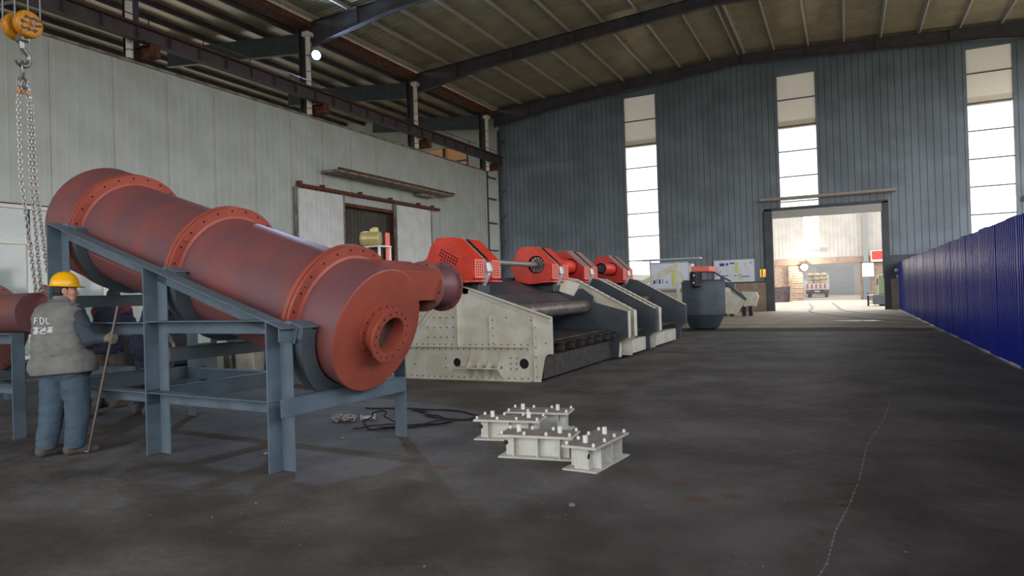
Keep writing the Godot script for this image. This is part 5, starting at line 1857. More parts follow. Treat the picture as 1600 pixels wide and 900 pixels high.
func hook_and_chain() -> void:
	var P := Vector3(-9.47, 5.11, -5.2)
	# face of the pulley looks towards the viewer and a little down-right
	var h := thing("crane_hook", "worn yellow crane pulley block with steel hook at the upper left", "crane hook", Transform3D(Basis(), P))
	var toc := (Vector3(0, 1.45, 0) - P)
	toc.y = 0
	var fwd := toc.normalized().rotated(Vector3.UP, 0.62)
	var fx := frame_to(Vector3.ZERO, fwd)
	for k in 2:
		var st := mb()
		var o := fwd * (0.07 if k == 0 else -0.15)
		lathe(st, [Vector2(-0.06, 0.0), Vector2(-0.06, 0.14), Vector2(-0.05, 0.165), Vector2(-0.04, 0.165), Vector2(-0.01, 0.175), Vector2(0.02, 0.175), Vector2(0.05, 0.165), Vector2(0.06, 0.14), Vector2(0.06, 0.05), Vector2(0.075, 0.04), Vector2(0.075, 0.0)], Transform3D(fx, o), 36)
		var pl := part("pulley", st, M.hook_yellow, h)
		if k == 0:
			for s in 3:
				st = mb()
				var yy := [0.075, 0.0, -0.085][s] as float
				var hw := sqrt(0.135 * 0.135 - yy * yy)
				var quadp := []
				for i in 9:
					var u := -hw + 2.0 * hw * i / 8.0
					quadp.append([u, yy + 0.018 + 0.012 * sin(i * 1.7 + s)])
				for i in 9:
					var u := hw - 2.0 * hw * i / 8.0
					quadp.append([u, yy - 0.018 + 0.014 * sin(i * 2.3 + s)])
				prism(st, pv(quadp), 0.0, 0.0025, Transform3D(Basis(fx.y.cross(Vector3.UP).normalized() * -1.0, Vector3.UP.rotated(fx.y, -0.35), fx.y), o + fx.y * 0.060))
				part("dark_stripe", st, M.hook_dark, pl)
			st = mb()
			hexbolt(st, o + fx.y * 0.07, fx.y, 0.03, 0.03)
			part("axle_nut", st, M.hook_steel, pl)
	var st := mb()
	for q: Array in [[0.07, 0.165], [0.07, -0.165], [-0.15, 0.165], [-0.15, -0.165]]:
		var sd := fwd.cross(Vector3.UP).normalized()
		var b: Vector3 = fwd * q[0] + sd * q[1]
		tube(st, [b, b + Vector3(0, 7.5, 0)], 0.012, 6)
	stuff(part("wire_ropes", st, M.wire, h))
	st = mb()
	bx(st, fwd * -0.04 + Vector3(0, -0.16, 0), Vector3(0.10, 0.12, 0.16), Basis(Vector3.UP, atan2(fwd.x, fwd.z)), 0.02)
	cyl(st, fwd * -0.04 + Vector3(0, -0.16, 0), fwd * -0.04 + Vector3(0, -0.30, 0), 0.045, 0.035, 14)
	part("yoke", st, M.hook_steel, h)
	st = mb()
	var sd2 := fwd.cross(Vector3.UP).normalized()
	var pts := []
	var c := Vector3(0, -0.42, 0) + fwd * -0.04
	pts.append(c + Vector3(0, 0.14, 0))
	for i in 12:
		var t := PI * 0.6 + PI * 1.25 * i / 11.0
		pts.append(c + sd2 * cos(t) * 0.085 + Vector3(0, sin(t) * 0.10, 0))
	tube(st, pts, 0.034, 10)
	part("hook", st, M.hook_steel, h)
	# sling: ring, then strands of chain
	var s := thing("chain_sling", "steel lifting chain hanging from the hook beside the red drum", "chain", Transform3D(Basis(), Vector3.ZERO))
	var q := P + Vector3(0, -0.56, 0) + fwd * -0.04
	st = mb()
	var ring := []
	for i in 20:
		var t := TAU * i / 20
		var ra := 0.085 if sin(t) > 0 else 0.075
		ring.append(q + (fwd * 0.75 + sd2 * 0.66).normalized() * cos(t) * ra + Vector3(0, sin(t) * 0.12 - 0.02, 0))
	tube(st, ring, 0.013, 8, true)
	part("master_ring", st, M.hook_steel, s)
	var top := q + Vector3(0, -0.13, 0)
	var ends := [Vector3(0.03, -3.05, 0.05), Vector3(0.2, -3.05, 0.02), Vector3(0.26, -2.0, -0.1)]
	for k in 3:
		st = mb()
		var off := sd2 * (0.05 if k == 0 else -0.05) if k < 2 else sd2 * -0.07
		var a := top + off * 0.5
		var m := top + off * 1.4 + Vector3(0, -0.3, 0)
		var m2 := top + sd2 * ([0.06, -0.07, -0.13][k] as float) + Vector3(0, -1.3, 0)
		var e := top + sd2 * ([-0.10, -0.17, -0.26][k] as float) + Vector3(0, [-2.77, -2.77, -2.5][k], 0)
		chain(st, [a, m, m2, e], 0.046, 0.02, 0.0088)
		stuff(part("links", st, M.chain, s))
	st = mb()
	for k in 4:
		link(st, top + sd2 * (0.05 - 0.033 * k) + Vector3(0, -0.06, 0.02 * (k % 2)), Vector3.DOWN, k % 2 == 0, 0.07, 0.03, 0.010, 0.5)
	stuff(part("joining_links", st, M.hook_steel, s))
	st = mb()
	for k in 3:
		bx(st, top + sd2 * (0.06 - 0.06 * k) + Vector3(0, -0.17, 0.01), Vector3(0.04, 0.05, 0.05), Basis(Vector3.UP, 0.6 * k), 0.012)
	part("twine", st, M.hook_yellow, s)

func wiggle(pts: Array, n: int) -> Array:
	var o := []
	for i in n + 1:
		var u := float(i) / n * (pts.size() - 1)
		var j := mini(int(u), pts.size() - 2)
		o.append((pts[j] as Vector3).cubic_interpolate(pts[j + 1], pts[maxi(j - 1, 0)], pts[mini(j + 2, pts.size() - 1)], u - j))
	return o

func floor_items() -> void:
	var y := 0.012
	var loops := [
		[Vector3(-5.9, y, -7.2), Vector3(-5.2, y, -7.3), Vector3(-4.6, y, -7.35), Vector3(-3.95, y, -7.25), Vector3(-3.75, y, -6.95), Vector3(-4.2, y + 0.01, -6.8), Vector3(-4.7, y, -7.1), Vector3(-5.0, y, -7.25)],
		[Vector3(-4.9, y + 0.012, -7.25), Vector3(-4.5, y + 0.012, -7.0), Vector3(-4.15, y + 0.012, -6.85), Vector3(-3.9, y + 0.012, -6.65), Vector3(-4.1, y + 0.01, -6.4), Vector3(-4.4, y, -6.2), Vector3(-4.6, y, -6.15)],
		[Vector3(-4.0, y + 0.02, -6.7), Vector3(-4.2, y + 0.02, -6.35), Vector3(-4.5, y + 0.02, -6.1), Vector3(-4.75, y, -6.05), Vector3(-4.85, y + 0.10, -6.2), Vector3(-4.75, y + 0.16, -6.3), Vector3(-4.6, y + 0.12, -6.25), Vector3(-4.4, y, -6.25)],
		[Vector3(-4.95, y, -6.02), Vector3(-4.75, y + 0.02, -6.1), Vector3(-4.5, y + 0.03, -6.25), Vector3(-4.3, y, -6.3), Vector3(-4.05, y, -6.5), Vector3(-3.9, y, -6.75), Vector3(-3.6, y, -7.0), Vector3(-3.35, y, -7.0)]]
	for k in 4:
		var pts := []
		for q: Vector3 in loops[k]:
			pts.append(Vector3(-4.75 + (q.x + 4.75) * 0.80, q.y, q.z + 0.05))
		var st := mb()
		var w := wiggle(pts, 60)
		for i in w.size():
			w[i] += Vector3(0.02 * sin(i * 0.9 + k), 0, 0.025 * sin(i * 0.55 + k * 2.0))
		tube(st, w, 0.009, 6)
		solo("cable", st, M.cable, ["black cable stretched furthest back behind the front stand leg", "black cable looping in the middle of the tangle by the stand leg", "black cable rising in a loop beside the front stand leg", "black cable running nearest the viewer through the tangle"][k], "cable", "black cables on the floor")
	# chain heap and shackle under the stand
	var st := mb()
	var rng := RandomNumberGenerator.new()
	rng.seed = 7
	for k in 34:
		var p := Vector3(-5.35 + rng.randf_range(-0.13, 0.10), 0.015 + rng.randf() * 0.05, -6.35 + rng.randf_range(-0.08, 0.08))
		link(st, p, Vector3(rng.randf_range(-1, 1), rng.randf_range(-0.4, 0.4), rng.randf_range(-1, 1)).normalized(), k % 2 == 0, 0.034, 0.018, 0.007, rng.randf() * 3.0)
	solo("chain_heap", st, M.chain, "small heap of bright chain on the floor under the front beam", "chain")
	var sh := thing("shackle", "small steel clamp lying on the floor beside the chain heap", "clamp", Transform3D(Basis(Vector3.UP, 0.5), Vector3(-5.12, 0, -6.5)))
	st = mb()
	cyl(st, Vector3(-0.09, 0.03, 0), Vector3(0.09, 0.03, 0), 0.022, -1, 12)
	bb(st, Vector3(-0.09, 0, -0.03), Vector3(-0.07, 0.07, 0.03), 0.006)
	bb(st, Vector3(0.07, 0, -0.03), Vector3(0.09, 0.07, 0.03), 0.006)
	part("body", st, M.chain, sh)
	var spots := [Vector3(-4.7, 0, -5.55), Vector3(-4.95, 0, -4.75), Vector3(-4.85, 0, -9.6), Vector3(-1.7, 0, -4.3)]
	for k in 4:
		st = mb()
		bx(st, Vector3.ZERO, Vector3(0.05, 0.025, 0.04), Basis(Vector3.UP, k), 0.012)
		var o := solo("stone", st, M.stone, ["small pale stone between the front stand legs", "small stone near the middle front stand leg", "dark crumb in front of the cream screen panel", "small stone on the open floor in front of the boxes"][k], "stone")
		o.position = spots[k] + Vector3(0, 0.012, 0)
	# pale grey frame machine in the dark behind the stand
	var m := thing("mesh_machine", "grey machine with wire mesh guard in the shade behind the stand", "machine", Transform3D(Basis(), Vector3(-11.2, 0, -8.4)))
	part("base", box(Vector3(-1.2, 0, -0.5), Vector3(0.5, 0.3, 0.5), 0.02), M.stand_dark, m)
	st = mb()
	for k in 14:
		bb(st, Vector3(-1.1, 0.32 + 0.045 * k, 0.36), Vector3(0.35, 0.325 + 0.045 * k, 0.365))
	for k in 28:
		bb(st, Vector3(-1.1 + 0.053 * k, 0.3, 0.366), Vector3(-1.095 + 0.053 * k, 0.95, 0.371))
	stuff(part("mesh_guard", st, M.wire, m))
	part("core", box(Vector3(-1.05, 0.3, -0.4), Vector3(0.3, 0.95, 0.3), 0.05), M.motor_black, m)
	st = mb()
	tube(st, wiggle([Vector3(0.42, 0.3, 0.2), Vector3(0.5, 0.5, 0.2), Vector3(0.48, 0.75, 0.2), Vector3(0.3, 0.9, 0.2)], 16), 0.04, 10)
	part("bent_pipe", st, M.tube_steel, m)
	# dark steel stock further back
	var k2 := thing("steel_stock", "dark steel sections stacked in the shade before the pale wall", "steel stack", Transform3D(Basis(), Vector3(-13.2, 0, -16.5)))
	for r in 4:
		for c in 3:
			part("section", box(Vector3(-3.5, 0.02 + 0.32 * r, -0.6 + 0.5 * c), Vector3(4.0, 0.3 + 0.32 * r, -0.15 + 0.5 * c), 0.02), M.steel_dark, k2)

# ---------------------------------------------------------------- people

class Field:
	var lo: Vector3
	var cell: float
	var n: Vector3i
	var v: PackedFloat32Array
	func _init(a: Vector3, b: Vector3, c: float) -> void:
		lo = a
		cell = c
		n = Vector3i(((b - a) / c).ceil()) + Vector3i.ONE
		v.resize(n.x * n.y * n.z)
		v.fill(9.0)
	func put(i: int, d: float, k: float) -> void:
		var o := v[i]
		if k <= 0.0 or absf(o - d) >= k:
			v[i] = minf(o, d)
		else:
			var h := (k - absf(o - d)) / k
			v[i] = minf(o, d) - h * h * k * 0.25
	func span(a: Vector3, b: Vector3) -> Array:
		var i0 := Vector3i(((a - lo) / cell).floor()).clamp(Vector3i.ZERO, n - Vector3i.ONE)
		var i1 := Vector3i(((b - lo) / cell).ceil()).clamp(Vector3i.ZERO, n - Vector3i.ONE)
		return [i0, i1]
	func cap(a: Vector3, b: Vector3, ra: float, rb: float, k := 0.03, sq := Vector3.ONE) -> void:
		# tapered capsule; sq squeezes the distance along the axes (ellipsoid-like when != 1)
		var m := maxf(ra, rb) * maxf(1.0 / sq.x, maxf(1.0 / sq.y, 1.0 / sq.z)) + k + cell * 2.0
		var s := span(a.min(b) - Vector3.ONE * m, a.max(b) + Vector3.ONE * m)
		var ab := (b - a) * sq
		var l2 := maxf(ab.length_squared(), 1e-9)
		for z in range(s[0].z, s[1].z + 1):
			for y in range(s[0].y, s[1].y + 1):
				var row := (z * n.y + y) * n.x
				for x in range(s[0].x, s[1].x + 1):
					var p := (lo + Vector3(x, y, z) * cell - a) * sq
					var t := clampf(p.dot(ab) / l2, 0.0, 1.0)
					put(row + x, (p - ab * t).length() - lerpf(ra, rb, t), k)
	func ball(c: Vector3, r: Vector3, k := 0.02) -> void:
		var mr := minf(r.x, minf(r.y, r.z))
		var s := span(c - r - Vector3.ONE * (k + cell * 2.0), c + r + Vector3.ONE * (k + cell * 2.0))
		for z in range(s[0].z, s[1].z + 1):
			for y in range(s[0].y, s[1].y + 1):
				var row := (z * n.y + y) * n.x
				for x in range(s[0].x, s[1].x + 1):
					var p := (lo + Vector3(x, y, z) * cell - c) / r
					put(row + x, (p.length() - 1.0) * mr, k)
	func carve(c: Vector3, r: Vector3, k := 0.006) -> void:
		var mr := minf(r.x, minf(r.y, r.z))
		var s := span(c - r * 1.3, c + r * 1.3)
		for z in range(s[0].z, s[1].z + 1):
			for y in range(s[0].y, s[1].y + 1):
				var row := (z * n.y + y) * n.x
				for x in range(s[0].x, s[1].x + 1):
					var p := (lo + Vector3(x, y, z) * cell - c) / r
					var d := -(p.length() - 1.0) * mr
					var o := v[row + x]
					v[row + x] = maxf(o, d)
	func cut(pl: Plane) -> void:   # keep what lies below the plane
		var i := 0
		for z in n.z:
			for y in n.y:
				for x in n.x:
					v[i] = maxf(v[i], pl.distance_to(lo + Vector3(x, y, z) * cell))
					i += 1
	func rough(amp: float, f: float, sd: int) -> void:
		var q := FastNoiseLite.new()
		q.seed = sd
		q.frequency = f
		q.fractal_octaves = 2
		var i := 0
		for z in n.z:
			for y in n.y:
				for x in n.x:
					if v[i] < 0.06:
						var p := lo + Vector3(x, y, z) * cell
						v[i] += q.get_noise_3d(p.x, p.y * 2.2, p.z) * amp
					i += 1
	func at(p: Vector3) -> float:
		var q := ((p - lo) / cell).clamp(Vector3.ZERO, Vector3(n) - Vector3.ONE * 1.001)
		var i := Vector3i(q)
		var f := q - Vector3(i)
		var b := (i.z * n.y + i.y) * n.x + i.x
		var X := n.x
		var XY := n.x * n.y
		return lerpf(lerpf(lerpf(v[b], v[b + 1], f.x), lerpf(v[b + X], v[b + X + 1], f.x), f.y), lerpf(lerpf(v[b + XY], v[b + XY + 1], f.x), lerpf(v[b + XY + X], v[b + XY + X + 1], f.x), f.y), f.z)
	func march(p: Vector3, d: Vector3, far := 1.0) -> Vector3:
		var t := 0.0
		while t < far:
			var h := at(p + d * t)
			if h < 0.001:
				break
			t += clampf(h * 0.6, 0.001, 0.02)
		return p + d * t
	func mesh_to(st: SurfaceTool) -> void:
		var X := n.x
		var XY := n.x * n.y
		var id := PackedInt32Array()
		id.resize(v.size())
		id.fill(-1)
		var pts := PackedVector3Array()
		var off := [0, 1, X, X + 1, XY, XY + 1, XY + X, XY + X + 1]
		var cor := [Vector3(0, 0, 0), Vector3(1, 0, 0), Vector3(0, 1, 0), Vector3(1, 1, 0), Vector3(0, 0, 1), Vector3(1, 0, 1), Vector3(0, 1, 1), Vector3(1, 1, 1)]
		var ed := [[0, 1], [2, 3], [4, 5], [6, 7], [0, 2], [1, 3], [4, 6], [5, 7], [0, 4], [1, 5], [2, 6], [3, 7]]
		for z in n.z - 1:
			for y in n.y - 1:
				var row := (z * n.y + y) * n.x
				for x in n.x - 1:
					var b := row + x
					if v[b] > cell * 4.0:
						continue
					var neg := 0
					for o: int in off:
						if v[b + o] < 0.0:
							neg += 1
					if neg == 0 or neg == 8:
						continue
					var s := Vector3.ZERO
					var c := 0
					for e: Array in ed:
						var va := v[b + off[e[0]]]
						var vb := v[b + off[e[1]]]
						if (va < 0.0) != (vb < 0.0):
							s += (cor[e[0]] as Vector3).lerp(cor[e[1]], va / (va - vb))
							c += 1
					id[b] = pts.size()
					pts.append(lo + (Vector3(x, y, z) + s / c) * cell)
		var nr := PackedVector3Array()
		nr.resize(pts.size())
		var tris := PackedInt32Array()
		for z in range(1, n.z - 1):
			for y in range(1, n.y - 1):
				var row := (z * n.y + y) * n.x
				for x in range(1, n.x - 1):
					var b := row + x
					var a := v[b]
					for ax in 3:
						var st1: int = [1, X, XY][ax]
						var c := v[b + st1]
						if (a < 0.0) == (c < 0.0):
							continue
						var u: int = [X, XY, 1][ax]
						var w: int = [XY, 1, X][ax]
						var q := [id[b - u - w], id[b - w], id[b], id[b - u]]
						if q.min() < 0:
							continue
						if a < 0.0:
							tris.append_array([q[0], q[1], q[2], q[0], q[2], q[3]])
						else:
							tris.append_array([q[0], q[2], q[1], q[0], q[3], q[2]])
		for i in range(0, tris.size(), 3):
			var f := (pts[tris[i + 1]] - pts[tris[i]]).cross(pts[tris[i + 2]] - pts[tris[i]])
			for k in 3:
				nr[tris[i + k]] += f
		for i in range(0, tris.size(), 3):
			for k: int in [0, 2, 1]:
				st.set_normal(nr[tris[i + k]].normalized())
				st.add_vertex(pts[tris[i + k]])

func helmet(parent: Node3D, xf: Transform3D) -> void:
	var st := mb()
	var rings := 12
	var seg := 32
	# face looks along -z; x across
	var prof := []
	for i in rings + 1:
		var t := PI * 0.5 * i / rings
		prof.append(Vector2(cos(t), sin(t)))
	var P := func(i: int, j: int) -> Vector3:
		var a := TAU * j / seg
		var q: Vector2 = prof[i]
		var ridge := 0.004 * exp(-pow(sin(a) * q.x * 5.0, 2.0)) if i > 2 else 0.0
		return Vector3(sin(a) * q.x * 0.117, pow(q.y, 0.9) * (0.145 + ridge), -cos(a) * q.x * 0.145)
	for i in rings:
		for j in seg:
			var a: Vector3 = P.call(i, j)
			var b: Vector3 = P.call(i, (j + 1) % seg)
			var c: Vector3 = P.call(i + 1, (j + 1) % seg)
			var d: Vector3 = P.call(i + 1, j)
			var nn := []
			for v: Vector3 in [a, b, c, d]:
				nn.append((xf.basis * Vector3(v.x / 0.0137, v.y / 0.021, v.z / 0.021)).normalized())
			for k: int in [0, 1, 2, 0, 2, 3]:
				st.set_normal(nn[k])
				st.add_vertex(xf * ([a, b, c, d][k] as Vector3))
	# brim
	for j in seg:
		var q := []
		for jj: int in [j, (j + 1) % seg]:
			var a := TAU * jj / seg
			var ext := 0.012 + 0.05 * pow(maxf(cos(a), 0.0), 1.5)
			q.append(Vector3(sin(a) * 0.115, 0.004, -cos(a) * 0.143))
			q.append(Vector3(sin(a) * (0.117 + ext * 0.6), -0.012, -cos(a) * (0.145 + ext)))
		for dy: float in [0.0, -0.005]:
			quad(st, xf * (q[0] + Vector3(0, dy, 0)), xf * (q[1] + Vector3(0, dy, 0)), xf * (q[3] + Vector3(0, dy, 0)), xf * (q[2] + Vector3(0, dy, 0)))
	part("hard_hat", st, M.helmet, parent)
	st = mb()
	lathe(st, [Vector2(-0.02, 0.108), Vector2(0.0, 0.112)], xf * Transform3D(Basis.from_scale(Vector3(1, 1, 1.2)), Vector3.ZERO), 24)
	part("hat_band", st, M.black, parent)

func head_field(c: Vector3, yaw: float) -> Array:
	# built looking along -z around the origin, then turned into place by the caller
	var f := Field.new(Vector3(-0.12, -0.17, -0.16), Vector3(0.12, 0.15, 0.14), 0.005)
	f.ball(Vector3(0, 0.03, 0.005), Vector3(0.076, 0.098, 0.096), 0.0)
	f.ball(Vector3(0, -0.035, -0.03), Vector3(0.062, 0.085, 0.068), 0.03)
	f.cap(Vector3(-0.03, -0.085, -0.055), Vector3(0.03, -0.085, -0.055), 0.027, 0.027, 0.03)
	f.ball(Vector3(0, -0.098, -0.068), Vector3(0.02, 0.016, 0.017), 0.015)
	f.cap(Vector3(0, 0.01, -0.09), Vector3(0, -0.03, -0.109), 0.009, 0.013, 0.012)
	f.ball(Vector3(0.012, -0.034, -0.1), Vector3(0.009, 0.008, 0.01), 0.008)
	f.ball(Vector3(-0.012, -0.034, -0.1), Vector3(0.009, 0.008, 0.01), 0.008)
	f.cap(Vector3(-0.03, 0.028, -0.084), Vector3(0.03, 0.028, -0.084), 0.011, 0.011, 0.012)
	f.cap(Vector3(-0.018, -0.058, -0.087), Vector3(0.018, -0.058, -0.087), 0.009, 0.009, 0.008)
	f.cap(Vector3(-0.016, -0.07, -0.085), Vector3(0.016, -0.07, -0.085), 0.009, 0.009, 0.006)
	f.ball(Vector3(0.045, -0.02, -0.06), Vector3(0.026, 0.026, 0.026), 0.02)
	f.ball(Vector3(-0.045, -0.02, -0.06), Vector3(0.026, 0.026, 0.026), 0.02)
	for s: float in [-1.0, 1.0]:
		f.carve(Vector3(s * 0.032, 0.008, -0.098), Vector3(0.017, 0.010, 0.014))
		f.ball(Vector3(s * 0.079, -0.005, 0.012), Vector3(0.012, 0.034, 0.022), 0.008)
		f.carve(Vector3(s * 0.090, -0.003, 0.008), Vector3(0.008, 0.02, 0.012))
	f.cap(Vector3(0, -0.06, 0.02), Vector3(0, -0.165, 0.04), 0.058, 0.062, 0.02)
	return [f, Transform3D(Basis(Vector3.UP, yaw), c)]

func add_field(st: SurfaceTool, f: Field, xf := Transform3D()) -> void:
	if xf == Transform3D():
		f.mesh_to(st)
		return
	var t := mb()
	f.mesh_to(t)
	st.append_from(t.commit(), 0, xf)

func hand(f: Field, wrist: Vector3, palm: Vector3, axis: Vector3, side: Vector3, r := 0.011) -> void:
	# a fist closed round a rod through "palm" along axis; side points from the rod towards the back of the hand
	var fwd := (palm - wrist).normalized()
	f.cap(wrist, palm + side * 0.02, 0.03, 0.036, 0.02)
	var out := axis.cross(side).normalized()
	if out.dot(fwd) < 0:
		out = -out
	for i in 4:
		var o := axis * (0.034 - 0.022 * i)
		var len: float = [1.0, 1.08, 1.02, 0.85][i]
		var k0 := palm + o + side * 0.03 + out * 0.012
		var k1 := palm + o + side * 0.012 + out * 0.042 * len
		var k2 := palm + o - side * 0.022 + out * 0.034 * len
		var k3 := palm + o - side * 0.030 + out * 0.006
		f.cap(k0, k1, r * 1.15, r * 1.05, 0.006)
		f.cap(k1, k2, r * 1.05, r, 0.005)
		f.cap(k2, k3, r, r * 0.9, 0.005)
	var t0 := palm + axis * 0.02 + side * 0.01 - out * 0.03
	var t1 := palm + axis * 0.048 - side * 0.012 - out * 0.01
	var t2 := palm + axis * 0.045 - side * 0.034 + out * 0.016
	f.cap(t0, t1, r * 1.4, r * 1.15, 0.008)
	f.cap(t1, t2, r * 1.15, r, 0.006)

func shoe(f: Field, an: Vector3, d: Vector3) -> void:
	d = d.normalized()
	var heel := Vector3(an.x, 0.045, an.z) - d * 0.05
	var toe := Vector3(an.x, 0.036, an.z) + d * 0.17
	f.cap(an + Vector3(0, 0.05, 0), heel + Vector3(0, 0.02, 0), 0.052, 0.05, 0.02)
	f.cap(heel, toe, 0.046, 0.042, 0.03)
	f.cap(an + Vector3(0, 0.02, 0), toe + Vector3(0, 0.012, 0) - d * 0.05, 0.05, 0.04, 0.03)

func strokes(st: SurfaceTool, f: Field, o: Vector3, u: Vector3, v: Vector3, d: Vector3, segs: Array, s: float, r: float) -> void:
	for q: Array in segs:
		for i in range(0, q.size() - 2, 2):
			var pts := []
			for k in 3:
				var t := k / 2.0
				var x := lerpf(q[i], q[i + 2], t) * s
				var y := lerpf(q[i + 1], q[i + 3], t) * s
				pts.append(f.march(o + u * x + v * y - d * 0.3, d) - d * 0.0045)
			for k in 2:
				bar(st, pts[k], pts[k + 1], r * 2.0, 0.006, d)

func people() -> void:
	# ---- man with the yellow helmet; local: x to his right, y up, facing -z
	var man := thing("person", "man in a yellow helmet, grey vest and jeans seen from behind, gripping a steel rod", "person", Transform3D(Basis(Vector3.UP, 0.25), Vector3(-6.96, 0, -4.06)))
	var shR := Vector3(0.20, 1.38, -0.03)
	var shL := Vector3(-0.19, 1.385, -0.02)
	var elR := Vector3(0.345, 1.125, -0.03)
	var haR := Vector3(0.53, 1.125, -0.26)
	var elL := Vector3(-0.26, 1.12, -0.10)
	var haL := Vector3(-0.08, 1.08, -0.30)
	var hipR := Vector3(0.12, 0.86, -0.06)
	var hipL := Vector3(-0.07, 0.86, -0.03)
	var knR := Vector3(0.145, 0.46, -0.07)
	var knL := Vector3(-0.09, 0.46, -0.01)
	var anR := Vector3(0.14, 0.09, -0.03)
	var anL := Vector3(-0.10, 0.09, 0.06)
	var inv := man.transform.affine_inverse()
	var rodB := inv * Vector3(-6.75, 0.0, -4.2)
	var rodT := inv * Vector3(-6.36, 1.44, -4.28)
	var rod_at := func(y: float) -> Vector3: return rodB.lerp(rodT, y / 1.44)
	haR = rod_at.call(1.125)
	# body: one continuous surface, head included
	var st := mb()
	var b := Field.new(Vector3(-0.4, 0.0, -0.4), Vector3(0.62, 1.52, 0.3), 0.016)
	b.cap(Vector3(0.03, 0.9, -0.05), Vector3(0, 1.3, -0.02), 0.11, 0.11, 0.04)
	b.cap(shL, shR, 0.05, 0.05, 0.04)
	b.cap(Vector3(0, 1.35, -0.01), Vector3(0.005, 1.50, -0.05), 0.07, 0.058, 0.05)
	for q: Array in [[shR, elR, 0.05, 0.042], [elR, haR - (haR - elR).normalized() * 0.05, 0.042, 0.03], [shL, elL, 0.05, 0.042], [elL, haL, 0.042, 0.03], [hipR, knR, 0.085, 0.06], [knR, anR, 0.058, 0.042], [hipL, knL, 0.085, 0.06], [knL, anL, 0.058, 0.042]]:
		b.cap(q[0], q[1], q[2], q[3], 0.04)
	add_field(st, b)
	var hd := head_field(Vector3(0.02, 1.605, -0.075), -0.68)
	add_field(st, hd[0], hd[1])
	var body := part("body", st, M.skin, man)
	# hair and eyes
	st = mb()
	var hf := Field.new(Vector3(-0.1, -0.1, -0.12), Vector3(0.1, 0.16, 0.13), 0.007)
	hf.ball(Vector3(0, 0.032, 0.012), Vector3(0.082, 0.102, 0.100), 0.0)
	hf.ball(Vector3(0, -0.02, 0.05), Vector3(0.07, 0.06, 0.055), 0.02)
	hf.cut(Plane(Vector3(0, -0.35, -0.94).normalized(), 0.012))
	add_field(st, hf, hd[1])
	part("hair", st, M.hair, man)
	st = mb()
	for s: float in [-1.0, 1.0]:
		cyl(st, hd[1] * Vector3(s * 0.032, 0.008, -0.086), hd[1] * Vector3(s * 0.032, 0.008, -0.094), 0.010, 0.006, 10)
		bar(st, hd[1] * Vector3(s * 0.018, 0.031, -0.096), hd[1] * Vector3(s * 0.048, 0.03, -0.086), 0.006, 0.008)
	stuff(part("eyes", st, M.hair, man))
	helmet(man, hd[1] * Transform3D(Basis(Vector3(1, 0, 0), -0.06).scaled(Vector3(0.87, 0.93, 0.87)), Vector3(0, 0.056, 0.0)))
	# trousers
	var tr := Field.new(Vector3(-0.32, 0.04, -0.3), Vector3(0.36, 0.98, 0.26), 0.011)
	tr.cap(Vector3(-0.06, 0.84, -0.02), Vector3(0.12, 0.84, -0.04), 0.145, 0.145, 0.04)
	tr.cap(hipR + Vector3(0, -0.04, 0), knR, 0.132, 0.112, 0.02)
	tr.cap(knR, anR + Vector3(0, 0.0, 0.0), 0.112, 0.092, 0.015)
	tr.cap(hipL + Vector3(0, -0.04, 0), knL, 0.132, 0.112, 0.02)
	tr.cap(knL, anL + Vector3(0, 0.0, 0.0), 0.112, 0.092, 0.015)
	tr.rough(0.010, 4.0, 5)
	tr.rough(0.006, 13.0, 6)
	tr.cut(Plane(Vector3.DOWN, -0.065))
	tr.cut(Plane(Vector3.UP, 0.93))
	st = mb()
	tr.mesh_to(st)
	part("trousers", st, M.jeans, man)
	# shoes
	st = mb()
	var sr := Field.new(anR - Vector3(0.2, 0.1, 0.32), anR + Vector3(0.25, 0.14, 0.2), 0.009)
	shoe(sr, anR, Vector3(0.55, 0, -0.8))
	sr.cut(Plane(Vector3.DOWN, 0.0))
	sr.mesh_to(st)
	part("shoe", st, M.shoe, man)
	st = mb()
	var sl := Field.new(anL - Vector3(0.2, 0.1, 0.32), anL + Vector3(0.2, 0.14, 0.2), 0.009)
	shoe(sl, anL, Vector3(0.15, 0, -1))
	sl.cut(Plane(Vector3.DOWN, 0.0))
	sl.mesh_to(st)
	part("shoe", st, M.shoe, man)
	# jacket under the vest: sleeves, tail
	var ja := Field.new(Vector3(-0.4, 0.7, -0.42), Vector3(0.62, 1.52, 0.3), 0.012)
	ja.cap(shR + Vector3(-0.03, 0, 0), elR, 0.092, 0.075, 0.02)
	ja.cap(elR, haR - (haR - elR).normalized() * 0.07, 0.074, 0.05, 0.03)
	ja.cap(shL + Vector3(0.03, 0, 0), elL, 0.092, 0.075, 0.02)
	ja.cap(elL, haL, 0.074, 0.05, 0.03)
	ja.rough(0.012, 8.0, 9)
	st = mb()
	ja.mesh_to(st)
	part("sleeves", st, M.sleeve, man)
	st = mb()
	var tl := Field.new(Vector3(-0.35, 0.68, -0.4), Vector3(0.4, 0.95, 0.3), 0.014)
	tl.cap(Vector3(-0.06, 0.88, -0.03), Vector3(0.13, 0.88, -0.07), 0.165, 0.165, 0.05)
	tl.cut(Plane(Vector3.DOWN, -0.755))
	tl.mesh_to(st)
	part("jacket_hem", st, M.sleeve, man)
	# padded vest
	var ve := Field.new(Vector3(-0.42, 0.72, -0.42), Vector3(0.48, 1.56, 0.36), 0.011)
	ve.cap(Vector3(-0.07, 1.32, 0.0), Vector3(0.09, 1.32, -0.02), 0.165, 0.165, 0.06)
	ve.cap(Vector3(-0.07, 1.1, 0.0), Vector3(0.10, 1.1, -0.03), 0.18, 0.18, 0.10)
	ve.cap(Vector3(-0.08, 0.86, 0.0), Vector3(0.13, 0.86, -0.06), 0.20, 0.20, 0.10)
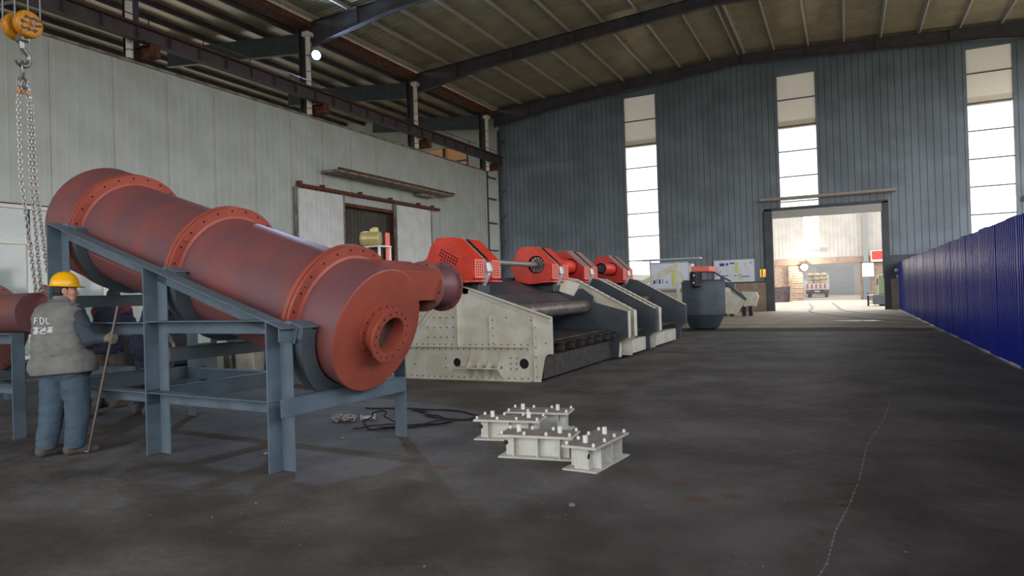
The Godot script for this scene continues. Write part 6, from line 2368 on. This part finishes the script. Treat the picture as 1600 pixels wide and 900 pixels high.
	ve.cap(shL + Vector3(0.04, 0.015, 0), shR + Vector3(-0.04, 0.015, 0), 0.085, 0.085, 0.06)
	ve.cap(Vector3(0, 1.42, -0.01), Vector3(0.01, 1.50, -0.045), 0.085, 0.078, 0.04)
	ve.rough(0.012, 5.0, 13)
	ve.rough(0.005, 16.0, 14)
	ve.cut(Plane(Vector3(0.05, -1, 0).normalized(), -0.792))
	st = mb()
	ve.mesh_to(st)
	part("vest", st, M.vest, man)
	st = mb()
	var col := []
	for i in 18:
		var a := TAU * i / 18
		col.append(Vector3(0.005 + cos(a) * 0.083, 1.485 + sin(a) * 0.022, -0.03 + sin(a) * 0.083))
	tube(st, col, 0.018, 8, true)
	part("collar", st, M.vest_dark, man)
	st = mb()   # armhole piping
	var arm := []
	for i in 20:
		var a := TAU * i / 20
		arm.append(Vector3(0.185 + 0.01 * sin(a * 2.0), 1.37 + cos(a) * 0.105, -0.03 + sin(a) * 0.1))
	tube(st, arm, 0.010, 6, true)
	part("armhole_edge", st, M.vest_dark, man)
	# printed letters on the back of the vest
	st = mb()
	var d := Vector3(0.1, 0, -1).normalized()
	var u := Vector3(1, 0, 0.1).normalized()
	var o := Vector3(-0.075, 1.29, 0.0)
	strokes(st, ve, o, u, Vector3.UP, d, [[0, 0, 0, 1, 0.6, 1], [0, 0.52, 0.5, 0.52]], 0.058, 0.0034)
	strokes(st, ve, o + u * 0.062, u, Vector3.UP, d, [[0, 0, 0, 1, 0.4, 1, 0.65, 0.75, 0.65, 0.25, 0.4, 0, 0, 0]], 0.058, 0.0034)
	strokes(st, ve, o + u * 0.125, u, Vector3.UP, d, [[0, 1, 0, 0, 0.6, 0]], 0.058, 0.0034)
	o = Vector3(-0.095, 1.195, 0.0)
	# 富
	strokes(st, ve, o, u, Vector3.UP, d, [[0.5, 1.05, 0.5, 0.95], [0.05, 0.78, 0.05, 0.92, 0.95, 0.92, 0.95, 0.78], [0.25, 0.8, 0.75, 0.8], [0.3, 0.68, 0.3, 0.52, 0.7, 0.52, 0.7, 0.68, 0.3, 0.68], [0.15, 0.4, 0.15, 0.0, 0.85, 0.0, 0.85, 0.4, 0.15, 0.4], [0.15, 0.2, 0.85, 0.2], [0.5, 0.4, 0.5, 0.0]], 0.064, 0.0024)
	# 达
	strokes(st, ve, o + u * 0.076, u, Vector3.UP, d, [[0.35, 0.72, 1.0, 0.72], [0.66, 1.0, 0.66, 0.72, 0.42, 0.3], [0.66, 0.68, 0.98, 0.3], [0.1, 0.95, 0.2, 0.85], [0.02, 0.62, 0.22, 0.62, 0.18, 0.3, 0.05, 0.05], [0.16, 0.2, 0.4, 0.03, 1.0, 0.0]], 0.064, 0.0028)
	# 莱
	strokes(st, ve, o + u * 0.150, u, Vector3.UP, d, [[0.02, 0.9, 0.98, 0.9], [0.3, 1.02, 0.3, 0.8], [0.7, 1.02, 0.7, 0.8], [0.15, 0.68, 0.85, 0.68], [0.02, 0.42, 0.98, 0.42], [0.5, 0.78, 0.5, 0.0], [0.25, 0.62, 0.32, 0.5], [0.75, 0.62, 0.68, 0.5], [0.46, 0.4, 0.08, 0.08], [0.54, 0.4, 0.92, 0.08]], 0.064, 0.0026)
	stuff(part("print", st, M.print, man))
	# gloves
	st = mb()
	var ax := (rodT - rodB).normalized()
	var gf := Field.new(haR - Vector3.ONE * 0.14, haR + Vector3.ONE * 0.12, 0.004)
	var sd := (Vector3(0.5, 0, 0.87) - ax * ax.dot(Vector3(0.5, 0, 0.87))).normalized()
	hand(gf, haR + (elR - haR).normalized() * 0.10, haR, ax, sd, 0.0145)
	gf.cap(haR + (elR - haR).normalized() * 0.12, haR + (elR - haR).normalized() * 0.07, 0.045, 0.04, 0.015)
	gf.mesh_to(st)
	part("glove", st, M.glove, man)
	st = mb()
	var g2 := Field.new(haL - Vector3.ONE * 0.14, haL + Vector3.ONE * 0.14, 0.006)
	hand(g2, haL + (elL - haL).normalized() * 0.06, haL + Vector3(0.05, 0, -0.02), Vector3(0, 0.3, -1).normalized(), Vector3(0, 1, 0.3).normalized(), 0.0125)
	g2.mesh_to(st)
	part("glove", st, M.glove, man)
	# rod
	st = mb()
	var W := man.transform
	tube(st, [W * (rodB + Vector3(0, 0.012, 0)), W * rodT], 0.0125, 10)
	tube(st, [W * (rodB + Vector3(-0.04, 0.02, 0.01)), W * (rodB + Vector3(0.0, 0.016, 0))], 0.013, 8)
	solo("steel_rod", st, M.rod, "long steel bar held upright by the man in the yellow helmet", "bar")

	# ---- two men behind the stand, mostly hidden
	worker(Vector3(-9.45, 0, -6.2), 0.4, "worker in a navy jacket with red collar, half hidden behind the stand", M.navy, M.brown_cloth, M.maroon, true, 0.1)
	worker(Vector3(-8.36, 0, -6.0), -0.15, "worker in a mauve shouldered navy jacket bending behind the middle stand leg", M.navy, M.navy, M.mauve, true, 0.2)

func worker(at: Vector3, yaw: float, label: String, jacket: Material, trousers: Material, accent: Material, yoke: bool, bend: float) -> void:
	var w := thing("person", label, "person", Transform3D(Basis(Vector3.UP, yaw), at))
	var f := -bend
	var ch := Vector3(0, 1.30, f * 0.9)
	var hc := Vector3(0, 1.56, f * 1.3 - 0.03)
	var sh := [Vector3(-0.2, 1.36, f), Vector3(0.2, 1.36, f)]
	var el := [Vector3(-0.27, 1.1, f - 0.1), Vector3(0.27, 1.1, f - 0.1)]
	var ha := [Vector3(-0.12, 1.12, f - 0.34), Vector3(0.12, 1.12, f - 0.34)]
	var hip := [Vector3(-0.09, 0.86, 0.0), Vector3(0.09, 0.86, 0.0)]
	var kn := [Vector3(-0.12, 0.46, -0.03), Vector3(0.12, 0.46, -0.03)]
	var an := [Vector3(-0.13, 0.09, 0.04), Vector3(0.13, 0.09, 0.03)]
	var st := mb()
	var b := Field.new(Vector3(-0.42, 0, -0.75), Vector3(0.42, 1.52, 0.26), 0.02)
	b.cap(Vector3(0, 0.9, 0), ch, 0.12, 0.12, 0.04)
	b.cap(sh[0], sh[1], 0.05, 0.05, 0.03)
	b.cap(ch, hc - Vector3(0, 0.08, 0), 0.07, 0.058, 0.05)
	for i in 2:
		b.cap(sh[i], el[i], 0.05, 0.042, 0.03)
		b.cap(el[i], ha[i], 0.042, 0.03, 0.03)
		b.cap(hip[i], kn[i], 0.085, 0.058, 0.03)
		b.cap(kn[i], an[i], 0.058, 0.04, 0.03)
	add_field(st, b)
	var hd := head_field(hc, 0.0)
	add_field(st, hd[0], hd[1])
	for i in 2:
		var hf := Field.new(ha[i] - Vector3.ONE * 0.13, ha[i] + Vector3.ONE * 0.13, 0.006)
		var s: float = -1.0 if i == 0 else 1.0
		hand(hf, ha[i], ha[i] + Vector3(-s * 0.05, 0.0, -0.05), Vector3(s * 0.2, 0.1, -1).normalized(), Vector3(0, 1, 0.1).normalized(), 0.0095)
		add_field(st, hf)
	part("body", st, M.skin, w)
	st = mb()
	var hf2 := Field.new(Vector3(-0.1, -0.1, -0.12), Vector3(0.1, 0.16, 0.13), 0.009)
	hf2.ball(Vector3(0, 0.032, 0.012), Vector3(0.084, 0.104, 0.102), 0.0)
	hf2.cut(Plane(Vector3(0, -0.55, -0.83).normalized(), 0.0))
	add_field(st, hf2, hd[1])
	part("hair", st, M.hair, w)
	st = mb()
	var j := Field.new(Vector3(-0.46, 0.72, -0.75), Vector3(0.46, 1.52, 0.3), 0.015)
	j.cap(Vector3(-0.05, 0.86, 0), Vector3(0.05, 0.86, 0), 0.17, 0.17, 0.05)
	j.cap(Vector3(-0.06, ch.y, ch.z), Vector3(0.06, ch.y, ch.z), 0.15, 0.15, 0.08)
	j.cap(Vector3(0, 0.95, 0), ch, 0.18, 0.18, 0.08)
	j.cap(sh[0], sh[1], 0.088, 0.088, 0.05)
	for i in 2:
		j.cap(sh[i] * Vector3(0.85, 1, 1), el[i], 0.09, 0.07, 0.04)
		j.cap(el[i], ha[i], 0.07, 0.05, 0.03)
	j.rough(0.02, 8.0, 3)
	j.cut(Plane(Vector3.DOWN, -0.76))
	j.mesh_to(st)
	part("jacket", st, jacket, w)
	st = mb()
	if yoke:
		var y := Field.new(Vector3(-0.36, 1.15, -0.6), Vector3(0.36, 1.56, 0.3), 0.014)
		y.cap(Vector3(-0.06, ch.y, ch.z), Vector3(0.06, ch.y, ch.z), 0.158, 0.158, 0.06)
		y.cap(sh[0], sh[1], 0.096, 0.096, 0.06)
		y.cap(ch, hc - Vector3(0, 0.1, 0), 0.09, 0.082, 0.04)
		y.cut(Plane(Vector3(0.55, -1, 0).normalized(), -1.06))
		y.cut(Plane(Vector3(-0.55, -1, 0).normalized(), -1.06))
		y.mesh_to(st)
		part("yoke", st, accent, w)
	else:
		var c2 := []
		for i in 18:
			var a := TAU * i / 18
			c2.append(Vector3(cos(a) * 0.10, 1.43 + sin(a) * 0.02, f - 0.01 + sin(a) * 0.1))
		tube(st, c2, 0.04, 8, true)
		part("collar", st, accent, w)
	st = mb()
	var t := Field.new(Vector3(-0.3, 0.05, -0.25), Vector3(0.3, 0.95, 0.25), 0.014)
	t.cap(Vector3(-0.06, 0.84, 0), Vector3(0.06, 0.84, 0), 0.14, 0.14, 0.04)
	for i in 2:
		t.cap(hip[i], kn[i], 0.11, 0.088, 0.03)
		t.cap(kn[i], an[i], 0.088, 0.075, 0.02)
	t.rough(0.015, 7.0, 6)
	t.cut(Plane(Vector3.DOWN, -0.075))
	t.mesh_to(st)
	part("trousers", st, trousers, w)
	for i in 2:
		st = mb()
		var s := Field.new(an[i] - Vector3(0.14, 0.1, 0.28), an[i] + Vector3(0.14, 0.14, 0.16), 0.012)
		shoe(s, an[i], Vector3(0.1 * (i * 2 - 1), 0, -1))
		s.cut(Plane(Vector3.DOWN, 0.0))
		s.mesh_to(st)
		part("shoe", st, M.shoe, w)

func _ready() -> void:
	var cam := Camera3D.new()
	cam.name = "camera"
	add_child(cam)
	cam.position = Vector3(0, 1.45, 0)
	cam.rotation_degrees = Vector3(0.4289, 26.054, -1.7146)
	cam.fov = 45.73
	cam.near = 0.05
	cam.far = 400
	cam.current = true
	var we := WorldEnvironment.new()
	we.name = "environment"
	var e := Environment.new()
	e.background_mode = Environment.BG_SKY
	var sky := Sky.new()
	var sm := ProceduralSkyMaterial.new()
	sm.sky_top_color = Color(0.93, 0.96, 1.0)
	sm.sky_horizon_color = Color(1.0, 0.98, 0.95)
	sm.ground_horizon_color = Color(0.62, 0.60, 0.56)
	sm.ground_bottom_color = Color(0.45, 0.43, 0.40)
	sm.sky_energy_multiplier = 1.0
	sky.sky_material = sm
	e.sky = sky
	e.background_energy_multiplier = 4.2
	e.tonemap_mode = Environment.TONE_MAPPER_LINEAR
	e.tonemap_exposure = 1.0
	e.sdfgi_enabled = true
	e.ssao_enabled = true
	e.ssil_enabled = true
	e.volumetric_fog_enabled = true
	e.volumetric_fog_density = 0.0
	we.environment = e
	add_child(we)
	materials()
	shell()
	left_side()
	fence()
	drums()
	screens()
	base_boxes()
	far_machines()
	boards()
	yard()
	hook_and_chain()
	floor_items()
	people()
	haze()
